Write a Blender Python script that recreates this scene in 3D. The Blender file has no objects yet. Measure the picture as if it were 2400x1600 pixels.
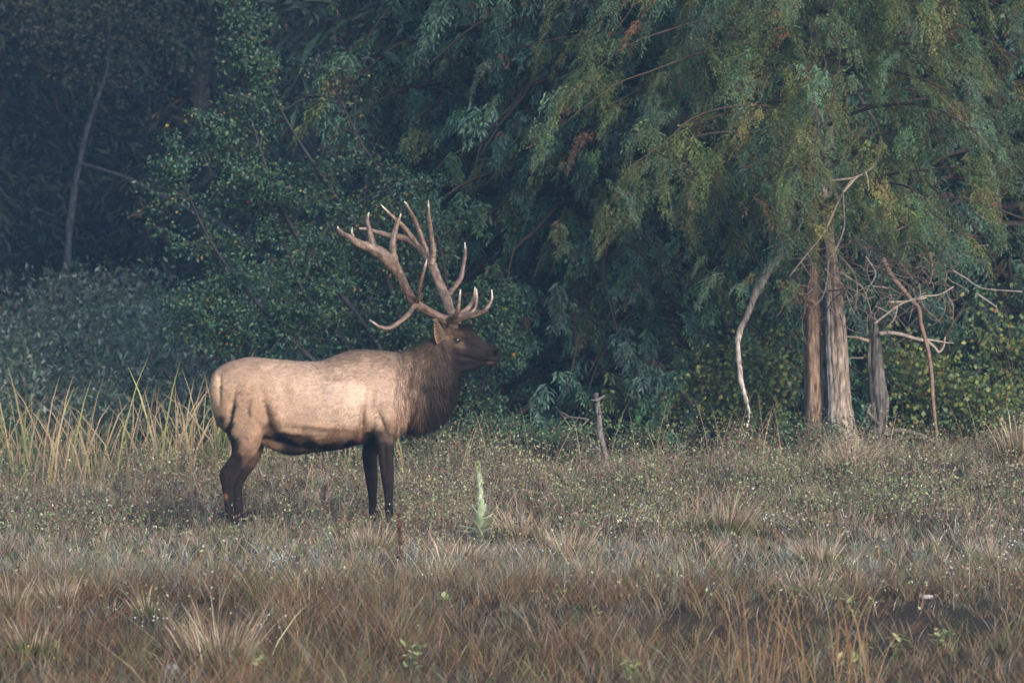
import bpy, bmesh, math, random
import numpy as np
from mathutils import Vector, Quaternion

rng = np.random.default_rng(7)
random.seed(7)
SC = bpy.context.scene
COL = SC.collection
R = math.radians

# ------------------------------------------------------------------ camera
CAM = np.array([0.0, -40.0, 2.6])
LOOK = np.array([0.0, 0.0, 1.574])
cam_d = bpy.data.cameras.new('camera')
cam = bpy.data.objects.new('camera', cam_d)
COL.objects.link(cam)
cam.location = CAM
fw = Vector(LOOK - CAM).normalized()
cam.rotation_euler = fw.to_track_quat('-Z', 'Y').to_euler()
cam_d.sensor_width = 36.0
PXM = 270.0                                   # source pixels per metre at the animal
DIST = float(np.linalg.norm(LOOK - CAM))
FPX = PXM * DIST                              # focal length in source pixels
cam_d.lens = FPX / 2400.0 * 36.0
cam_d.clip_start = 0.5
cam_d.clip_end = 1000
cam_d.dof.use_dof = True
cam_d.dof.focus_distance = DIST - 0.2
cam_d.dof.aperture_fstop = 5.0
SC.camera = cam
FWD = np.array(fw); RGT = np.array([1.0, 0, 0]); UP = np.cross(RGT, FWD)

# ------------------------------------------------------------------ world, sun, exposure
SUN_EL, SUN_AZ = R(24), R(30)                 # azimuth from the camera's back towards its right
to_sun = Vector((math.sin(SUN_AZ)*math.cos(SUN_EL), -math.cos(SUN_AZ)*math.cos(SUN_EL), math.sin(SUN_EL)))
world = bpy.data.worlds.new('World'); SC.world = world
world.use_nodes = True
wn = world.node_tree.nodes; wl = world.node_tree.links
sky = wn.new('ShaderNodeTexSky'); sky.sky_type = 'NISHITA'; sky.sun_disc = False
sky.sun_elevation = SUN_EL; sky.sun_rotation = math.atan2(to_sun.x, to_sun.y)
wl.new(sky.outputs[0], wn['Background'].inputs[0])
wn['Background'].inputs[1].default_value = 0.060
sun_d = bpy.data.lights.new('sun', 'SUN'); sun_d.energy = 1.5; sun_d.angle = R(26); sun_d.color = (1.0, 0.91, 0.865)
sun = bpy.data.objects.new('sun', sun_d); COL.objects.link(sun)
sun.rotation_euler = to_sun.to_track_quat('Z', 'Y').to_euler()
sun.location = (20, -30, 25)
vs = SC.view_settings
vs.view_transform = 'Standard'; vs.look = 'None'; vs.gamma = 1.0; vs.exposure = 1.92; vs.use_curve_mapping = False
SC.cycles.use_denoising = True
SC.cycles.max_bounces = 6; SC.cycles.diffuse_bounces = 3; SC.cycles.glossy_bounces = 2
SC.cycles.transmission_bounces = 3; SC.cycles.transparent_max_bounces = 4; SC.cycles.volume_bounces = 0

# ------------------------------------------------------------------ helpers
def W(px, py, y):
    """source pixel -> world point on the plane of depth y"""
    px = np.asarray(px, float); py = np.asarray(py, float)
    d = FWD + np.multiply.outer((px-1200)/FPX, RGT) - np.multiply.outer((py-800)/FPX, UP)
    t = (np.asarray(y) - CAM[1]) / d[..., 1]
    return CAM + d * np.asarray(t)[..., None]

def sstep(a, b, x):
    t = np.clip((np.asarray(x, float)-a)/(b-a), 0, 1)
    return t*t*(3-2*t)

def _h(ix, iy, s):
    n = (ix.astype(np.int64)*374761393 + iy.astype(np.int64)*668265263 + s*144269504) & 0x7fffffff
    n = ((n ^ (n >> 13))*1274126177) & 0x7fffffff
    return ((n ^ (n >> 16)) & 0xffff)/65535.0

def vnoise(x, y, s=0):
    x = np.asarray(x, float); y = np.asarray(y, float)
    ix = np.floor(x); iy = np.floor(y); fx = x-ix; fy = y-iy
    fx = fx*fx*(3-2*fx); fy = fy*fy*(3-2*fy)
    a = _h(ix, iy, s); b = _h(ix+1, iy, s); c = _h(ix, iy+1, s); d = _h(ix+1, iy+1, s)
    return (a*(1-fx)+b*fx)*(1-fy) + (c*(1-fx)+d*fx)*fy

def fbm(x, y, s=0, o=3):
    t = 0; a = 0.5
    for k in range(o):
        t = t + a*vnoise(np.asarray(x)*2**k, np.asarray(y)*2**k, s+k); a *= 0.5
    return t/(1-0.5**o)

def gz(x, y):
    x = np.asarray(x, float); y = np.asarray(y, float)
    z = -0.10 + 0.036*(x+1.8)*sstep(-14, 8, y)
    z = z + 0.10*np.exp(-((y-5.5)/4.0)**2)
    left = 1-sstep(-1.5, 2.5, x-0.12*(y-8))
    z = z - left*0.75*sstep(7, 13, y)*(1-sstep(16, 34, y)*0.9)
    z = z + left*np.clip(y-22, 0, 200)*0.052
    z = z + (1-left)*np.clip(y-14, 0, 200)*0.012
    z = z + 0.10*(fbm(x*0.35, y*0.35, 3)-0.5) + 0.05*(fbm(x*1.3, y*1.3, 5)-0.5)*np.exp(-(np.maximum(np.abs(y)-30, 0)/10)**2)
    return z

def ground_at(px, py):
    """point of the ground that a source pixel looks at"""
    y = np.linspace(-18, 16, 1400)
    P = W(np.full_like(y, px), np.full_like(y, py), y)
    below = P[:, 2] < gz(P[:, 0], y)
    k = int(np.argmax(below)) if below.any() else len(y)-1
    return P[k]

def mesh_np(name, V, F, C=None, smooth=True, N=None):
    V = np.ascontiguousarray(V, np.float32); F = np.ascontiguousarray(F, np.int32)
    me = bpy.data.meshes.new(name)
    k = F.shape[1]
    me.vertices.add(len(V)); me.vertices.foreach_set('co', V.ravel())
    me.loops.add(F.size); me.loops.foreach_set('vertex_index', F.ravel())
    me.polygons.add(len(F)); me.polygons.foreach_set('loop_start', np.arange(0, F.size, k, dtype=np.int32))
    me.polygons.foreach_set('use_smooth', np.full(len(F), smooth))
    if C is not None:
        a = me.attributes.new('Col', 'FLOAT_COLOR', 'POINT')
        c4 = np.ones((len(V), 4), np.float32); c4[:, :3] = C
        a.data.foreach_set('color', c4.ravel())
    me.update(calc_edges=True); me.validate()
    if N is not None:
        me.normals_split_custom_set_from_vertices(np.ascontiguousarray(N, np.float32))
    return me

class MB:
    def __init__(s): s.V = []; s.F = []; s.C = []; s.n = 0
    def add(s, V, F, C):
        V = np.asarray(V, float); F = np.asarray(F)
        C = np.asarray(C, float)
        if C.ndim == 1: C = np.tile(C, (len(V), 1))
        s.V.append(V); s.F.append(F+s.n); s.C.append(C); s.n += len(V)
    def mesh(s, name, smooth=True):
        return mesh_np(name, np.concatenate(s.V), np.concatenate(s.F), np.concatenate(s.C), smooth)

def obj(name, me, mat, parent=None, **tags):
    o = bpy.data.objects.new(name, me); COL.objects.link(o)
    if mat is not None and not me.materials: me.materials.append(mat)
    if parent is not None: o.parent = parent
    for k, v in tags.items(): o[k] = v
    return o

def thing(name, label, category, loc=(0, 0, 0), group=None):
    o = bpy.data.objects.new(name, None); COL.objects.link(o)
    o.location = loc; o.empty_display_size = 0.2
    o['label'] = label; o['category'] = category
    if group: o['group'] = group
    return o

def cr(P, m):
    """Catmull-Rom through rows of P with m steps per span"""
    P = np.asarray(P, float); out = []
    Q = np.vstack([2*P[0]-P[1], P, 2*P[-1]-P[-2]])
    for i in range(1, len(Q)-2):
        a, b, c, d = Q[i-1], Q[i], Q[i+1], Q[i+2]
        for j in range(m):
            t = j/m
            out.append(0.5*(2*b+(c-a)*t+(2*a-5*b+4*c-d)*t*t+(3*b-a-3*c+d)*t**3))
    out.append(P[-1])
    return np.array(out)

def tube(P, r, n=6, ry=None, rough=0.0, seed=0, cap=True):
    """tapered tube along points; triangles"""
    P = np.asarray(P, float); r = np.broadcast_to(np.asarray(r, float), (len(P),))
    ry = r if ry is None else np.broadcast_to(np.asarray(ry, float), (len(P),))
    T = np.gradient(P, axis=0); T /= np.linalg.norm(T, axis=1)[:, None]+1e-9
    ref = np.array([0, 1.0, 0]) if abs(T[:, 1]).mean() < 0.8 else np.array([1.0, 0, 0])
    A = np.cross(T, ref); A /= np.linalg.norm(A, axis=1)[:, None]+1e-9
    B = np.cross(T, A)
    th = np.linspace(0, 2*np.pi, n, endpoint=False)
    k = np.ones((len(P), n))
    if rough:
        k = 1 + rough*2*(fbm(np.tile(th/(2*np.pi)*n*0.33, (len(P), 1)), np.tile((np.arange(len(P))*0.35)[:, None], (1, n)), seed)-0.5)
    V = P[:, None, :] + (r[:, None]*k*np.cos(th))[..., None]*A[:, None, :] + (ry[:, None]*k*np.sin(th))[..., None]*B[:, None, :]
    V = V.reshape(-1, 3)
    m = len(P); i = np.arange(m-1)[:, None]*n; j = np.arange(n)[None, :]; j2 = (j+1) % n
    a = (i+j).ravel(); b = (i+j2).ravel(); c = (i+n+j2).ravel(); d = (i+n+j).ravel()
    F = np.vstack([np.stack([a, b, c], 1), np.stack([a, c, d], 1)])
    if cap:
        V = np.vstack([V, P[0], P[-1]]); s, e = m*n, m*n+1
        jj = np.arange(n); jn = (jj+1) % n
        F = np.vstack([F, np.stack([np.full(n, s), jn, jj], 1), np.stack([np.full(n, e), (m-1)*n+jj, (m-1)*n+jn], 1)])
    return V, F

# ------------------------------------------------------------------ materials
def new_mat(name):
    m = bpy.data.materials.new(name); m.use_nodes = True
    return m, m.node_tree.nodes, m.node_tree.links, m.node_tree.nodes['Principled BSDF']

def mat_attr(name, rough=0.7, spec=0.3, trans=0.0, nscale=0.0, nmix=0.3, bump=0.0, bscale=60.0, stretch=None):
    m, n, l, p = new_mat(name)
    at = n.new('ShaderNodeAttribute'); at.attribute_name = 'Col'
    col = at.outputs['Color']
    if nscale:
        tc = n.new('ShaderNodeTexCoord'); mp = n.new('ShaderNodeMapping')
        l.new(tc.outputs['Object'], mp.inputs[0])
        if stretch: mp.inputs['Scale'].default_value = stretch
        tx = n.new('ShaderNodeTexNoise'); tx.inputs['Scale'].default_value = nscale; tx.inputs['Detail'].default_value = 5
        l.new(mp.outputs[0], tx.inputs[0])
        mr = n.new('ShaderNodeMapRange'); mr.inputs[1].default_value = 0.3; mr.inputs[2].default_value = 0.7
        mr.inputs[3].default_value = 1-nmix; mr.inputs[4].default_value = 1+nmix
        l.new(tx.outputs[0], mr.inputs[0])
        mx = n.new('ShaderNodeVectorMath'); mx.operation = 'SCALE'
        l.new(col, mx.inputs[0]); l.new(mr.outputs[0], mx.inputs['Scale'])
        col = mx.outputs[0]
        if bump:
            t2 = n.new('ShaderNodeTexNoise'); t2.inputs['Scale'].default_value = bscale; t2.inputs['Detail'].default_value = 6
            l.new(mp.outputs[0], t2.inputs[0])
            bp = n.new('ShaderNodeBump'); bp.inputs['Strength'].default_value = bump; bp.inputs['Distance'].default_value = 0.02
            l.new(t2.outputs[0], bp.inputs['Height']); l.new(bp.outputs[0], p.inputs['Normal'])
    l.new(col, p.inputs['Base Color'])
    p.inputs['Roughness'].default_value = rough
    p.inputs['Specular IOR Level'].default_value = spec
    if trans:
        tr = n.new('ShaderNodeBsdfTranslucent'); l.new(col, tr.inputs[0])
        mi = n.new('ShaderNodeMixShader'); mi.inputs[0].default_value = trans
        l.new(p.outputs[0], mi.inputs[1]); l.new(tr.outputs[0], mi.inputs[2])
        l.new(mi.outputs[0], n['Material Output'].inputs[0])
    return m

M = {
    'leaf': mat_attr('leaf', 0.5, 0.4, 0.25),
    'leaf_dull': mat_attr('leaf_dull', 0.7, 0.2, 0.2),
    'needle': mat_attr('needle', 0.6, 0.3, 0.15),
    'grass': mat_attr('grass', 0.65, 0.25, 0.25),
    'bark': mat_attr('bark', 0.85, 0.15, 0, 7.0, 0.75, 1.0, 20.0, (5, 5, 1.1)),
    'twig': mat_attr('twig', 0.8, 0.2, 0, 14.0, 0.35, 0.3, 60.0),
    'coat': mat_attr('coat', 0.9, 0.06, 0, 30.0, 0.18, 0.25, 120.0, (0.5, 1, 1)),
    'hair': mat_attr('hair', 0.85, 0.08),
    'antler': mat_attr('antler', 0.45, 0.45, 0, 22.0, 0.35, 0.5, 45.0),
    'horn': mat_attr('horn', 0.35, 0.5, 0, 30.0, 0.2),
    'stone': mat_attr('stone', 0.8, 0.2, 0, 18.0, 0.3, 0.6, 40.0),
}
def mat_eye():
    m, n, l, p = new_mat('eye'); p.inputs['Base Color'].default_value = (0.012, 0.008, 0.006, 1)
    p.inputs['Roughness'].default_value = 0.14; p.inputs['Specular IOR Level'].default_value = 0.7
    return m
M['eye'] = mat_eye()

def mat_ground():
    m, n, l, p = new_mat('soil')
    tc = n.new('ShaderNodeTexCoord')
    t1 = n.new('ShaderNodeTexNoise'); t1.inputs['Scale'].default_value = 1.3; t1.inputs['Detail'].default_value = 8
    t2 = n.new('ShaderNodeTexNoise'); t2.inputs['Scale'].default_value = 38; t2.inputs['Detail'].default_value = 6
    l.new(tc.outputs['Object'], t1.inputs[0]); l.new(tc.outputs['Object'], t2.inputs[0])
    cr_ = n.new('ShaderNodeValToRGB')
    e = cr_.color_ramp.elements
    e[0].position = 0.3; e[0].color = (0.022, 0.018, 0.016, 1)
    e[1].position = 0.75; e[1].color = (0.085, 0.066, 0.046, 1)
    ad = n.new('ShaderNodeMath'); ad.operation = 'MULTIPLY_ADD'; ad.inputs[1].default_value = 0.6; ad.inputs[2].default_value = 0.0
    l.new(t2.outputs[0], ad.inputs[0])
    a2 = n.new('ShaderNodeMath'); a2.operation = 'MULTIPLY_ADD'; a2.inputs[1].default_value = 0.4
    l.new(t1.outputs[0], a2.inputs[0]); l.new(ad.outputs[0], a2.inputs[2])
    l.new(a2.outputs[0], cr_.inputs[0]); l.new(cr_.outputs[0], p.inputs['Base Color'])
    bp = n.new('ShaderNodeBump'); bp.inputs['Strength'].default_value = 0.8; bp.inputs['Distance'].default_value = 0.04
    l.new(t2.outputs[0], bp.inputs['Height']); l.new(bp.outputs[0], p.inputs['Normal'])
    p.inputs['Roughness'].default_value = 0.95; p.inputs['Specular IOR Level'].default_value = 0.1
    return m
M['soil'] = mat_ground()

# ------------------------------------------------------------------ the ground
def build_ground():
    def axis(a, b, c, d, fine, coarse):
        return np.concatenate([np.linspace(a, b, coarse, endpoint=False), np.linspace(b, c, fine, endpoint=False), np.linspace(c, d, coarse)])
    xs = axis(-260, -16, 16, 260, 170, 24); ys = axis(-70, -20, 34, 420, 260, 30)
    X, Y = np.meshgrid(xs, ys)
    V = np.stack([X, Y, gz(X, Y)], -1).reshape(-1, 3)
    nx = len(xs); ny = len(ys)
    i = np.arange(ny-1)[:, None]*nx; j = np.arange(nx-1)[None]
    F = np.stack([(i+j).ravel(), (i+j+1).ravel(), (i+nx+j+1).ravel(), (i+nx+j).ravel()], 1)
    obj('ground', mesh_np('ground', V, F), M['soil'], kind='structure')
build_ground()

# ------------------------------------------------------------------ leaf / blade generators
def frames(D):
    D = D/np.linalg.norm(D, axis=1)[:, None]
    ref = rng.normal(size=D.shape)
    A = np.cross(D, ref); A /= np.linalg.norm(A, axis=1)[:, None]+1e-9
    return D, A, np.cross(D, A)

def flat_leaves(P, D, L, Wd, C):
    n = len(P); D, A, B = frames(D)
    L = np.broadcast_to(L, (n,))[:, None]; Wd = np.broadcast_to(Wd, (n,))[:, None]
    mid = P+D*L*.5+B*Wd*.2
    V = np.stack([P, mid+A*Wd*.5, P+D*L-B*L*.1, mid-A*Wd*.5], 1).reshape(-1, 3); o = (np.arange(n)*4)[:, None]
    return V, np.concatenate([o+np.array([[0, 1, 2]]), o+np.array([[0, 2, 3]])]), np.repeat(C, 4, axis=0)

def leaves(P, D, L, Wd, C, fold=0.25):
    """pointed folded leaves: 5 vertices, 4 triangles each"""
    n = len(P); D, A, B = frames(D)
    L = np.broadcast_to(L, (n,))[:, None]; Wd = np.broadcast_to(Wd, (n,))[:, None]
    base = P; tip = P + D*L + B*L*-0.12
    mid = P + D*L*0.45
    l = mid + A*Wd*0.5 + B*Wd*fold; r = mid - A*Wd*0.5 + B*Wd*fold
    V = np.stack([base, l, tip, r, mid], 1).reshape(-1, 3)
    o = (np.arange(n)*5)[:, None]
    F = np.concatenate([o+np.array([[0, 4, 1]]), o+np.array([[1, 4, 2]]), o+np.array([[0, 3, 4]]), o+np.array([[4, 3, 2]])])
    return V, F, np.repeat(C, 5, axis=0)

def blades(P, H, lean, az, Wd, C, droop=0.3, tipc=1.0, short=False):
    """bent grass blades: 3 segments, 5 triangles; C per blade, tips scaled"""
    n = len(P)
    ca, sa = np.cos(az), np.sin(az)
    dirh = np.stack([ca, sa, np.zeros(n)], 1)
    side = np.stack([-sa, ca, np.zeros(n)], 1)
    tw = rng.uniform(0, np.pi, n)
    side = np.stack([np.cos(tw), np.sin(tw), np.zeros(n)], 1)
    ts = [0, 0.5, 1.0] if short else [0, 0.4, 0.75, 1.0]; ws = [1.0, 0.8, 0.0] if short else [1.0, 0.85, 0.5, 0.0]
    pts = []
    for t, w in zip(ts, ws):
        hz = np.sin(lean)*t + droop*t*t
        vz = np.cos(lean)*t - 0.45*droop*t**3
        c = P + dirh*(H*hz)[:, None] + np.array([0, 0, 1.0])*(H*vz)[:, None]
        if w > 0:
            pts += [c - side*(Wd*w*0.5)[:, None], c + side*(Wd*w*0.5)[:, None]]
        else: pts.append(c)
    V = np.stack(pts, 1).reshape(-1, 3)
    o = (np.arange(n)*len(pts))[:, None]
    fs = ((0, 1, 3), (0, 3, 2), (2, 3, 4)) if short else ((0, 1, 3), (0, 3, 2), (2, 3, 5), (2, 5, 4), (4, 5, 6))
    F = np.concatenate([o+np.array([[a, b, c]]) for a, b, c in fs])
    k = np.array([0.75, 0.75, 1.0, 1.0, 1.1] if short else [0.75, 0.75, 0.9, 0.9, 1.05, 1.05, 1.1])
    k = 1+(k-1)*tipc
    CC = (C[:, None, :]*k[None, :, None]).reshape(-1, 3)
    return V, F, CC

def pick(cols, w, n, var=0.25):
    cols = np.asarray(cols, float); w = np.asarray(w, float)
    if w.ndim == 1:
        i = rng.choice(len(cols), n, p=w/w.sum())
    else:
        c = np.cumsum(w/w.sum(1)[:, None], 1); i = (rng.random(n)[:, None] > c).sum(1).clip(0, len(cols)-1)
    return cols[i]*np.exp(rng.normal(0, var, n))[:, None]*np.exp(rng.normal(0, 0.06, (n, 3)))

# ------------------------------------------------------------------ the elk
S1 = 1.9128; S2 = 3.564
def e1(cx, cy, y): return W(460+np.asarray(cx, float)/S1, 440+np.asarray(cy, float)/S1, y)
def e2(cx, cy, y): return W(760+np.asarray(cx, float)/S2, 440+np.asarray(cy, float)/S2, y)
M1 = 1/(S1*PXM); M2 = 1/(S2*PXM)           # metres per pixel of each tracing

def loft(st, n=32, m=4, upright=False, bias=0.0):
    """closed skin through stations (cx, cy, y, in-plane radius px, half width m)"""
    st = cr(st, m); c = e1(st[:, 0], st[:, 1], st[:, 2]); r = np.maximum(st[:, 3], 1)*M1; hw = np.maximum(st[:, 4], 0.003)
    T = np.gradient(c, axis=0); T[:, 1] = 0
    if upright: T[:] = (1, 0, 0)
    T /= np.linalg.norm(T, axis=1)[:, None]
    Nn = np.stack([-T[:, 2], np.zeros(len(T)), T[:, 0]], 1)
    th = np.linspace(0, 2*np.pi, n, endpoint=False)
    ct, sn = np.cos(th), np.sin(th)
    V = c[:, None]+(r[:, None]*ct)[..., None]*Nn[:, None]+((hw[:, None]*(1-bias*ct))*sn)[..., None]*np.array([0, 1.0, 0])
    V = V.reshape(-1, 3); k = len(c)
    i = np.arange(k-1)[:, None]*n; j = np.arange(n)[None]; j2 = (j+1) % n
    a = (i+j).ravel(); b = (i+j2).ravel(); c2 = (i+n+j2).ravel(); d = (i+n+j).ravel()
    F = np.vstack([np.stack([a, b, c2], 1), np.stack([a, c2, d], 1)])
    V = np.vstack([V, c[0], c[-1]]); jj = np.arange(n); jn = (jj+1) % n
    F = np.vstack([F, np.stack([np.full(n, k*n), jn, jj], 1), np.stack([np.full(n, k*n+1), (k-1)*n+jj, (k-1)*n+jn], 1)])
    return V, F

def ts(x, top, bot, hw): return (x, (top+bot)/2, 0.0, (bot-top)/2, hw)

TRUNK = [ts(63, 880, 925, .04), ts(70, 845, 980, .11), ts(90, 812, 1045, .165), ts(130, 787, 1095, .205), ts(180, 770, 1112, .245),
         ts(250, 757, 1118, .265), ts(320, 764, 1122, .272), ts(400, 771, 1140, .285), ts(480, 777, 1160, .30), ts(560, 776, 1166, .315),
         ts(630, 749, 1163, .32), ts(710, 726, 1152, .315), ts(790, 727, 1138, .29), ts(860, 732, 1120, .255), ts(915, 738, 1092, .20),
         ts(955, 755, 1050, .14), ts(980, 800, 1000, .06)]
NECK = [(890, 900, 0, 160, .17), (945, 912, 0, 150, .185), (1012, 866, 0, 156, .175), (1076, 792, 0, 126, .14), (1115, 728, 0, 92, .115), (1130, 700, 0, 70, .09)]
HEAD = [(1085, 678, 0, 54, .075), (1112, 690, 0, 82, .11), (1145, 704, 0, 96, .120), (1190, 716, 0, 95, .108), (1240, 730, 0, 74, .080),
        (1285, 743, 0, 53, .062), (1318, 750, 0, 46, .062), (1340, 752, 0, 43, .060), (1354, 754, 0, 36, .050), (1363, 755, 0, 20, .03)]
JAW = [(1150, 800, 0, 32, .05), (1190, 803, 0, 28, .055), (1235, 800, 0, 22, .048), (1280, 786, 0, 16, .042), (1318, 783, 0, 11, .038), (1340, 782, 0, 8, .026)]
HIND = [(170, 870, .125, 90, .09), (190, 950, .14, 104, .12), (212, 1040, .15, 92, .115), (222, 1110, .16, 77, .10), (214, 1175, .17, 58, .08),
        (190, 1225, .175, 44, .058), (161, 1264, .18, 42, .047), (146, 1290, .18, 45, .043), (141, 1335, .18, 28, .034), (147, 1400, .18, 22, .030),
        (152, 1450, .18, 22, .031), (160, 1487, .18, 24, .036), (170, 1512, .18, 20, .032)]
FORE = [(850, 850, .12, 60, .09), (865, 920, .165, 95, .115), (862, 1010, .18, 90, .105), (852, 1080, .18, 62, .085), (849, 1130, .175, 45, .066),
        (850, 1195, .17, 35, .052), (855, 1265, .165, 31, .046), (859, 1315, .16, 28, .044), (861, 1355, .16, 23, .036), (863, 1415, .16, 18, .028),
        (866, 1465, .16, 20, .033), (873, 1500, .16, 19, .031)]
def shift(st, dx, sy, dxs=None):
    out = []
    for k, s in enumerate(st):
        f = min(1.0, max(0.0, k-2)/3.0)
        out.append((s[0]+dx*f, s[1], s[2]*sy, s[3], s[4]))
    return out
SHEATH = [(290, 1128, 0, 14, .04), (340, 1142, 0, 26, .06), (395, 1160, 0, 30, .07), (435, 1168, 0, 30, .07), (490, 1164, 0, 26, .07), (580, 1158, 0, 22, .08), (680, 1146, 0, 18, .08), (760, 1125, 0, 14, .07)]
TAIL = [(90, 845, -.02, 12, .035), (84, 880, -.025, 12, .035), (84, 915, -.02, 8, .022), (88, 932, -.02, 3, .01)]
BRISKET = [(900, 1010, 0, 90, .13), (950, 1000, 0, 62, .12), (985, 1000, 0, 48, .10), (1030, 985, 0, 36, .07)]

ELK_POINTS = np.array([  # tracing x, y, albedo r g b
    (70, 860, .50, .38, .26), (80, 960, .46, .34, .22), (110, 1000, .42, .30, .19), (130, 1060, .30, .20, .13), (110, 880, .48, .36, .24),
    (110, 805, .30, .22, .155), (150, 780, .28, .205, .145), (250, 770, .32, .24, .17), (340, 780, .38, .29, .21), (450, 790, .36, .275, .20), (560, 790, .33, .25, .18),
    (640, 765, .26, .19, .135), (720, 742, .22, .16, .115), (800, 742, .24, .175, .125), (880, 750, .20, .145, .105), (180, 850, .40, .29, .195), (220, 880, .38, .275, .185),
    (300, 860, .37, .275, .19), (400, 870, .42, .325, .235), (520, 880, .47, .365, .27), (640, 900, .54, .43, .325), (720, 920, .56, .45, .34), (640, 830, .42, .325, .235), (740, 830, .36, .27, .195),
    (820, 840, .40, .305, .225), (880, 850, .38, .285, .21), (900, 920, .46, .36, .27), (830, 920, .46, .36, .27), (850, 990, .40, .305, .22), (940, 960, .40, .30, .215), (930, 1030, .33, .23, .155),
    (880, 1060, .30, .21, .14), (800, 1010, .44, .34, .25), (700, 1020, .53, .42, .31), (600, 1000, .48, .375, .275), (500, 1000, .42, .315, .225), (420, 1000, .44, .33, .235), (380, 1060, .42, .30, .20),
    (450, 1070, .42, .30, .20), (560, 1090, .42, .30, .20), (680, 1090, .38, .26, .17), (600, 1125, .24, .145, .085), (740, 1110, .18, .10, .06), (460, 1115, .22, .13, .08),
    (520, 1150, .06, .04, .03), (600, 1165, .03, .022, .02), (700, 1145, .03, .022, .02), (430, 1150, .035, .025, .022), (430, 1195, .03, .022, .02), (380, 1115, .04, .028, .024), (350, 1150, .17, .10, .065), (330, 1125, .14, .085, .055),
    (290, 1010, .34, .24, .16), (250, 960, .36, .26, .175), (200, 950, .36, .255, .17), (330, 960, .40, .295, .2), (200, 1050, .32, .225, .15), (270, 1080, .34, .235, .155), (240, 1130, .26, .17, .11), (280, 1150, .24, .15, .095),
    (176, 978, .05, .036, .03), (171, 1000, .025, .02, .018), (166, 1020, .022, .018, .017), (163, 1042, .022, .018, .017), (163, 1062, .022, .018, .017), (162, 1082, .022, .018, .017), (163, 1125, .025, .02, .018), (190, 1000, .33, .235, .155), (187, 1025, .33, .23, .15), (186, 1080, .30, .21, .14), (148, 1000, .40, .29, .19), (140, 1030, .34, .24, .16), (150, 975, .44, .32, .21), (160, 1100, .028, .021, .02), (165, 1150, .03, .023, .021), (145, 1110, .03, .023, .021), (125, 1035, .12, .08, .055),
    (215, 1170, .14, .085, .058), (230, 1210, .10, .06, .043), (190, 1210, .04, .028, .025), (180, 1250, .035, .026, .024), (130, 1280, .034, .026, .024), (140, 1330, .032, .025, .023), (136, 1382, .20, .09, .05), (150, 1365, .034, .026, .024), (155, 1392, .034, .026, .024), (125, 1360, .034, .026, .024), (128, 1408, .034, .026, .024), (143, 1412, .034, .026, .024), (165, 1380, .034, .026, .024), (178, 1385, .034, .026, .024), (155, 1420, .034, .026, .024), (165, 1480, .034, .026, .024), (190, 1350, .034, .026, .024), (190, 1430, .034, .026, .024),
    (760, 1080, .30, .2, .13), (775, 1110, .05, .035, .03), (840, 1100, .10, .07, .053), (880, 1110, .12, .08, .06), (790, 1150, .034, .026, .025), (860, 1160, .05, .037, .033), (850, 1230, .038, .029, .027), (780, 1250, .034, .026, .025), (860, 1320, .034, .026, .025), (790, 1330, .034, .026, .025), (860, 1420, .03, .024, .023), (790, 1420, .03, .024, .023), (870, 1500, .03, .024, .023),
    (915, 800, .23, .168, .12), (930, 850, .28, .205, .15), (940, 915, .32, .238, .175), (958, 905, .22, .155, .112), (955, 965, .24, .165, .115), (900, 775, .21, .152, .11), (930, 760, .16, .115, .083), (960, 800, .20, .145, .105), (950, 860, .26, .19, .14), (985, 850, .14, .093, .067), (980, 930, .12, .077, .055), (985, 985, .11, .068, .048), (970, 1030, .06, .042, .036),
    (1000, 720, .11, .076, .056), (1040, 700, .095, .066, .05), (1020, 780, .125, .083, .062), (1060, 820, .085, .06, .047), (1050, 880, .06, .044, .037), (1090, 760, .085, .06, .048), (1100, 820, .07, .05, .041), (1110, 900, .045, .034, .031), (1050, 960, .045, .034, .031), (1160, 900, .035, .027, .026), (1120, 980, .032, .025, .025), (1010, 1030, .034, .026, .025), (1180, 950, .03, .024, .024),
    (1080, 650, .11, .072, .05), (1110, 640, .12, .078, .055), (1130, 660, .15, .095, .064), (1120, 700, .085, .058, .045), (1150, 620, .075, .05, .04), (1190, 630, .05, .036, .032), (1170, 662, .15, .10, .068), (1182, 700, .15, .105, .075), (1152, 690, .10, .066, .048), (1200, 680, .055, .04, .034), (1230, 690, .05, .037, .033), (1280, 715, .055, .042, .038), (1310, 740, .05, .04, .037),
    (1170, 750, .055, .041, .035), (1220, 750, .052, .039, .034), (1180, 800, .036, .028, .026), (1240, 790, .034, .027, .026), (1290, 775, .032, .026, .025), (1345, 725, .06, .053, .05), (1358, 755, .055, .05, .048), (1340, 765, .07, .06, .055), (1322, 789, .22, .11, .08), (1345, 780, .08, .06, .05), (1338, 742, .012, .01, .01),
])
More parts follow.
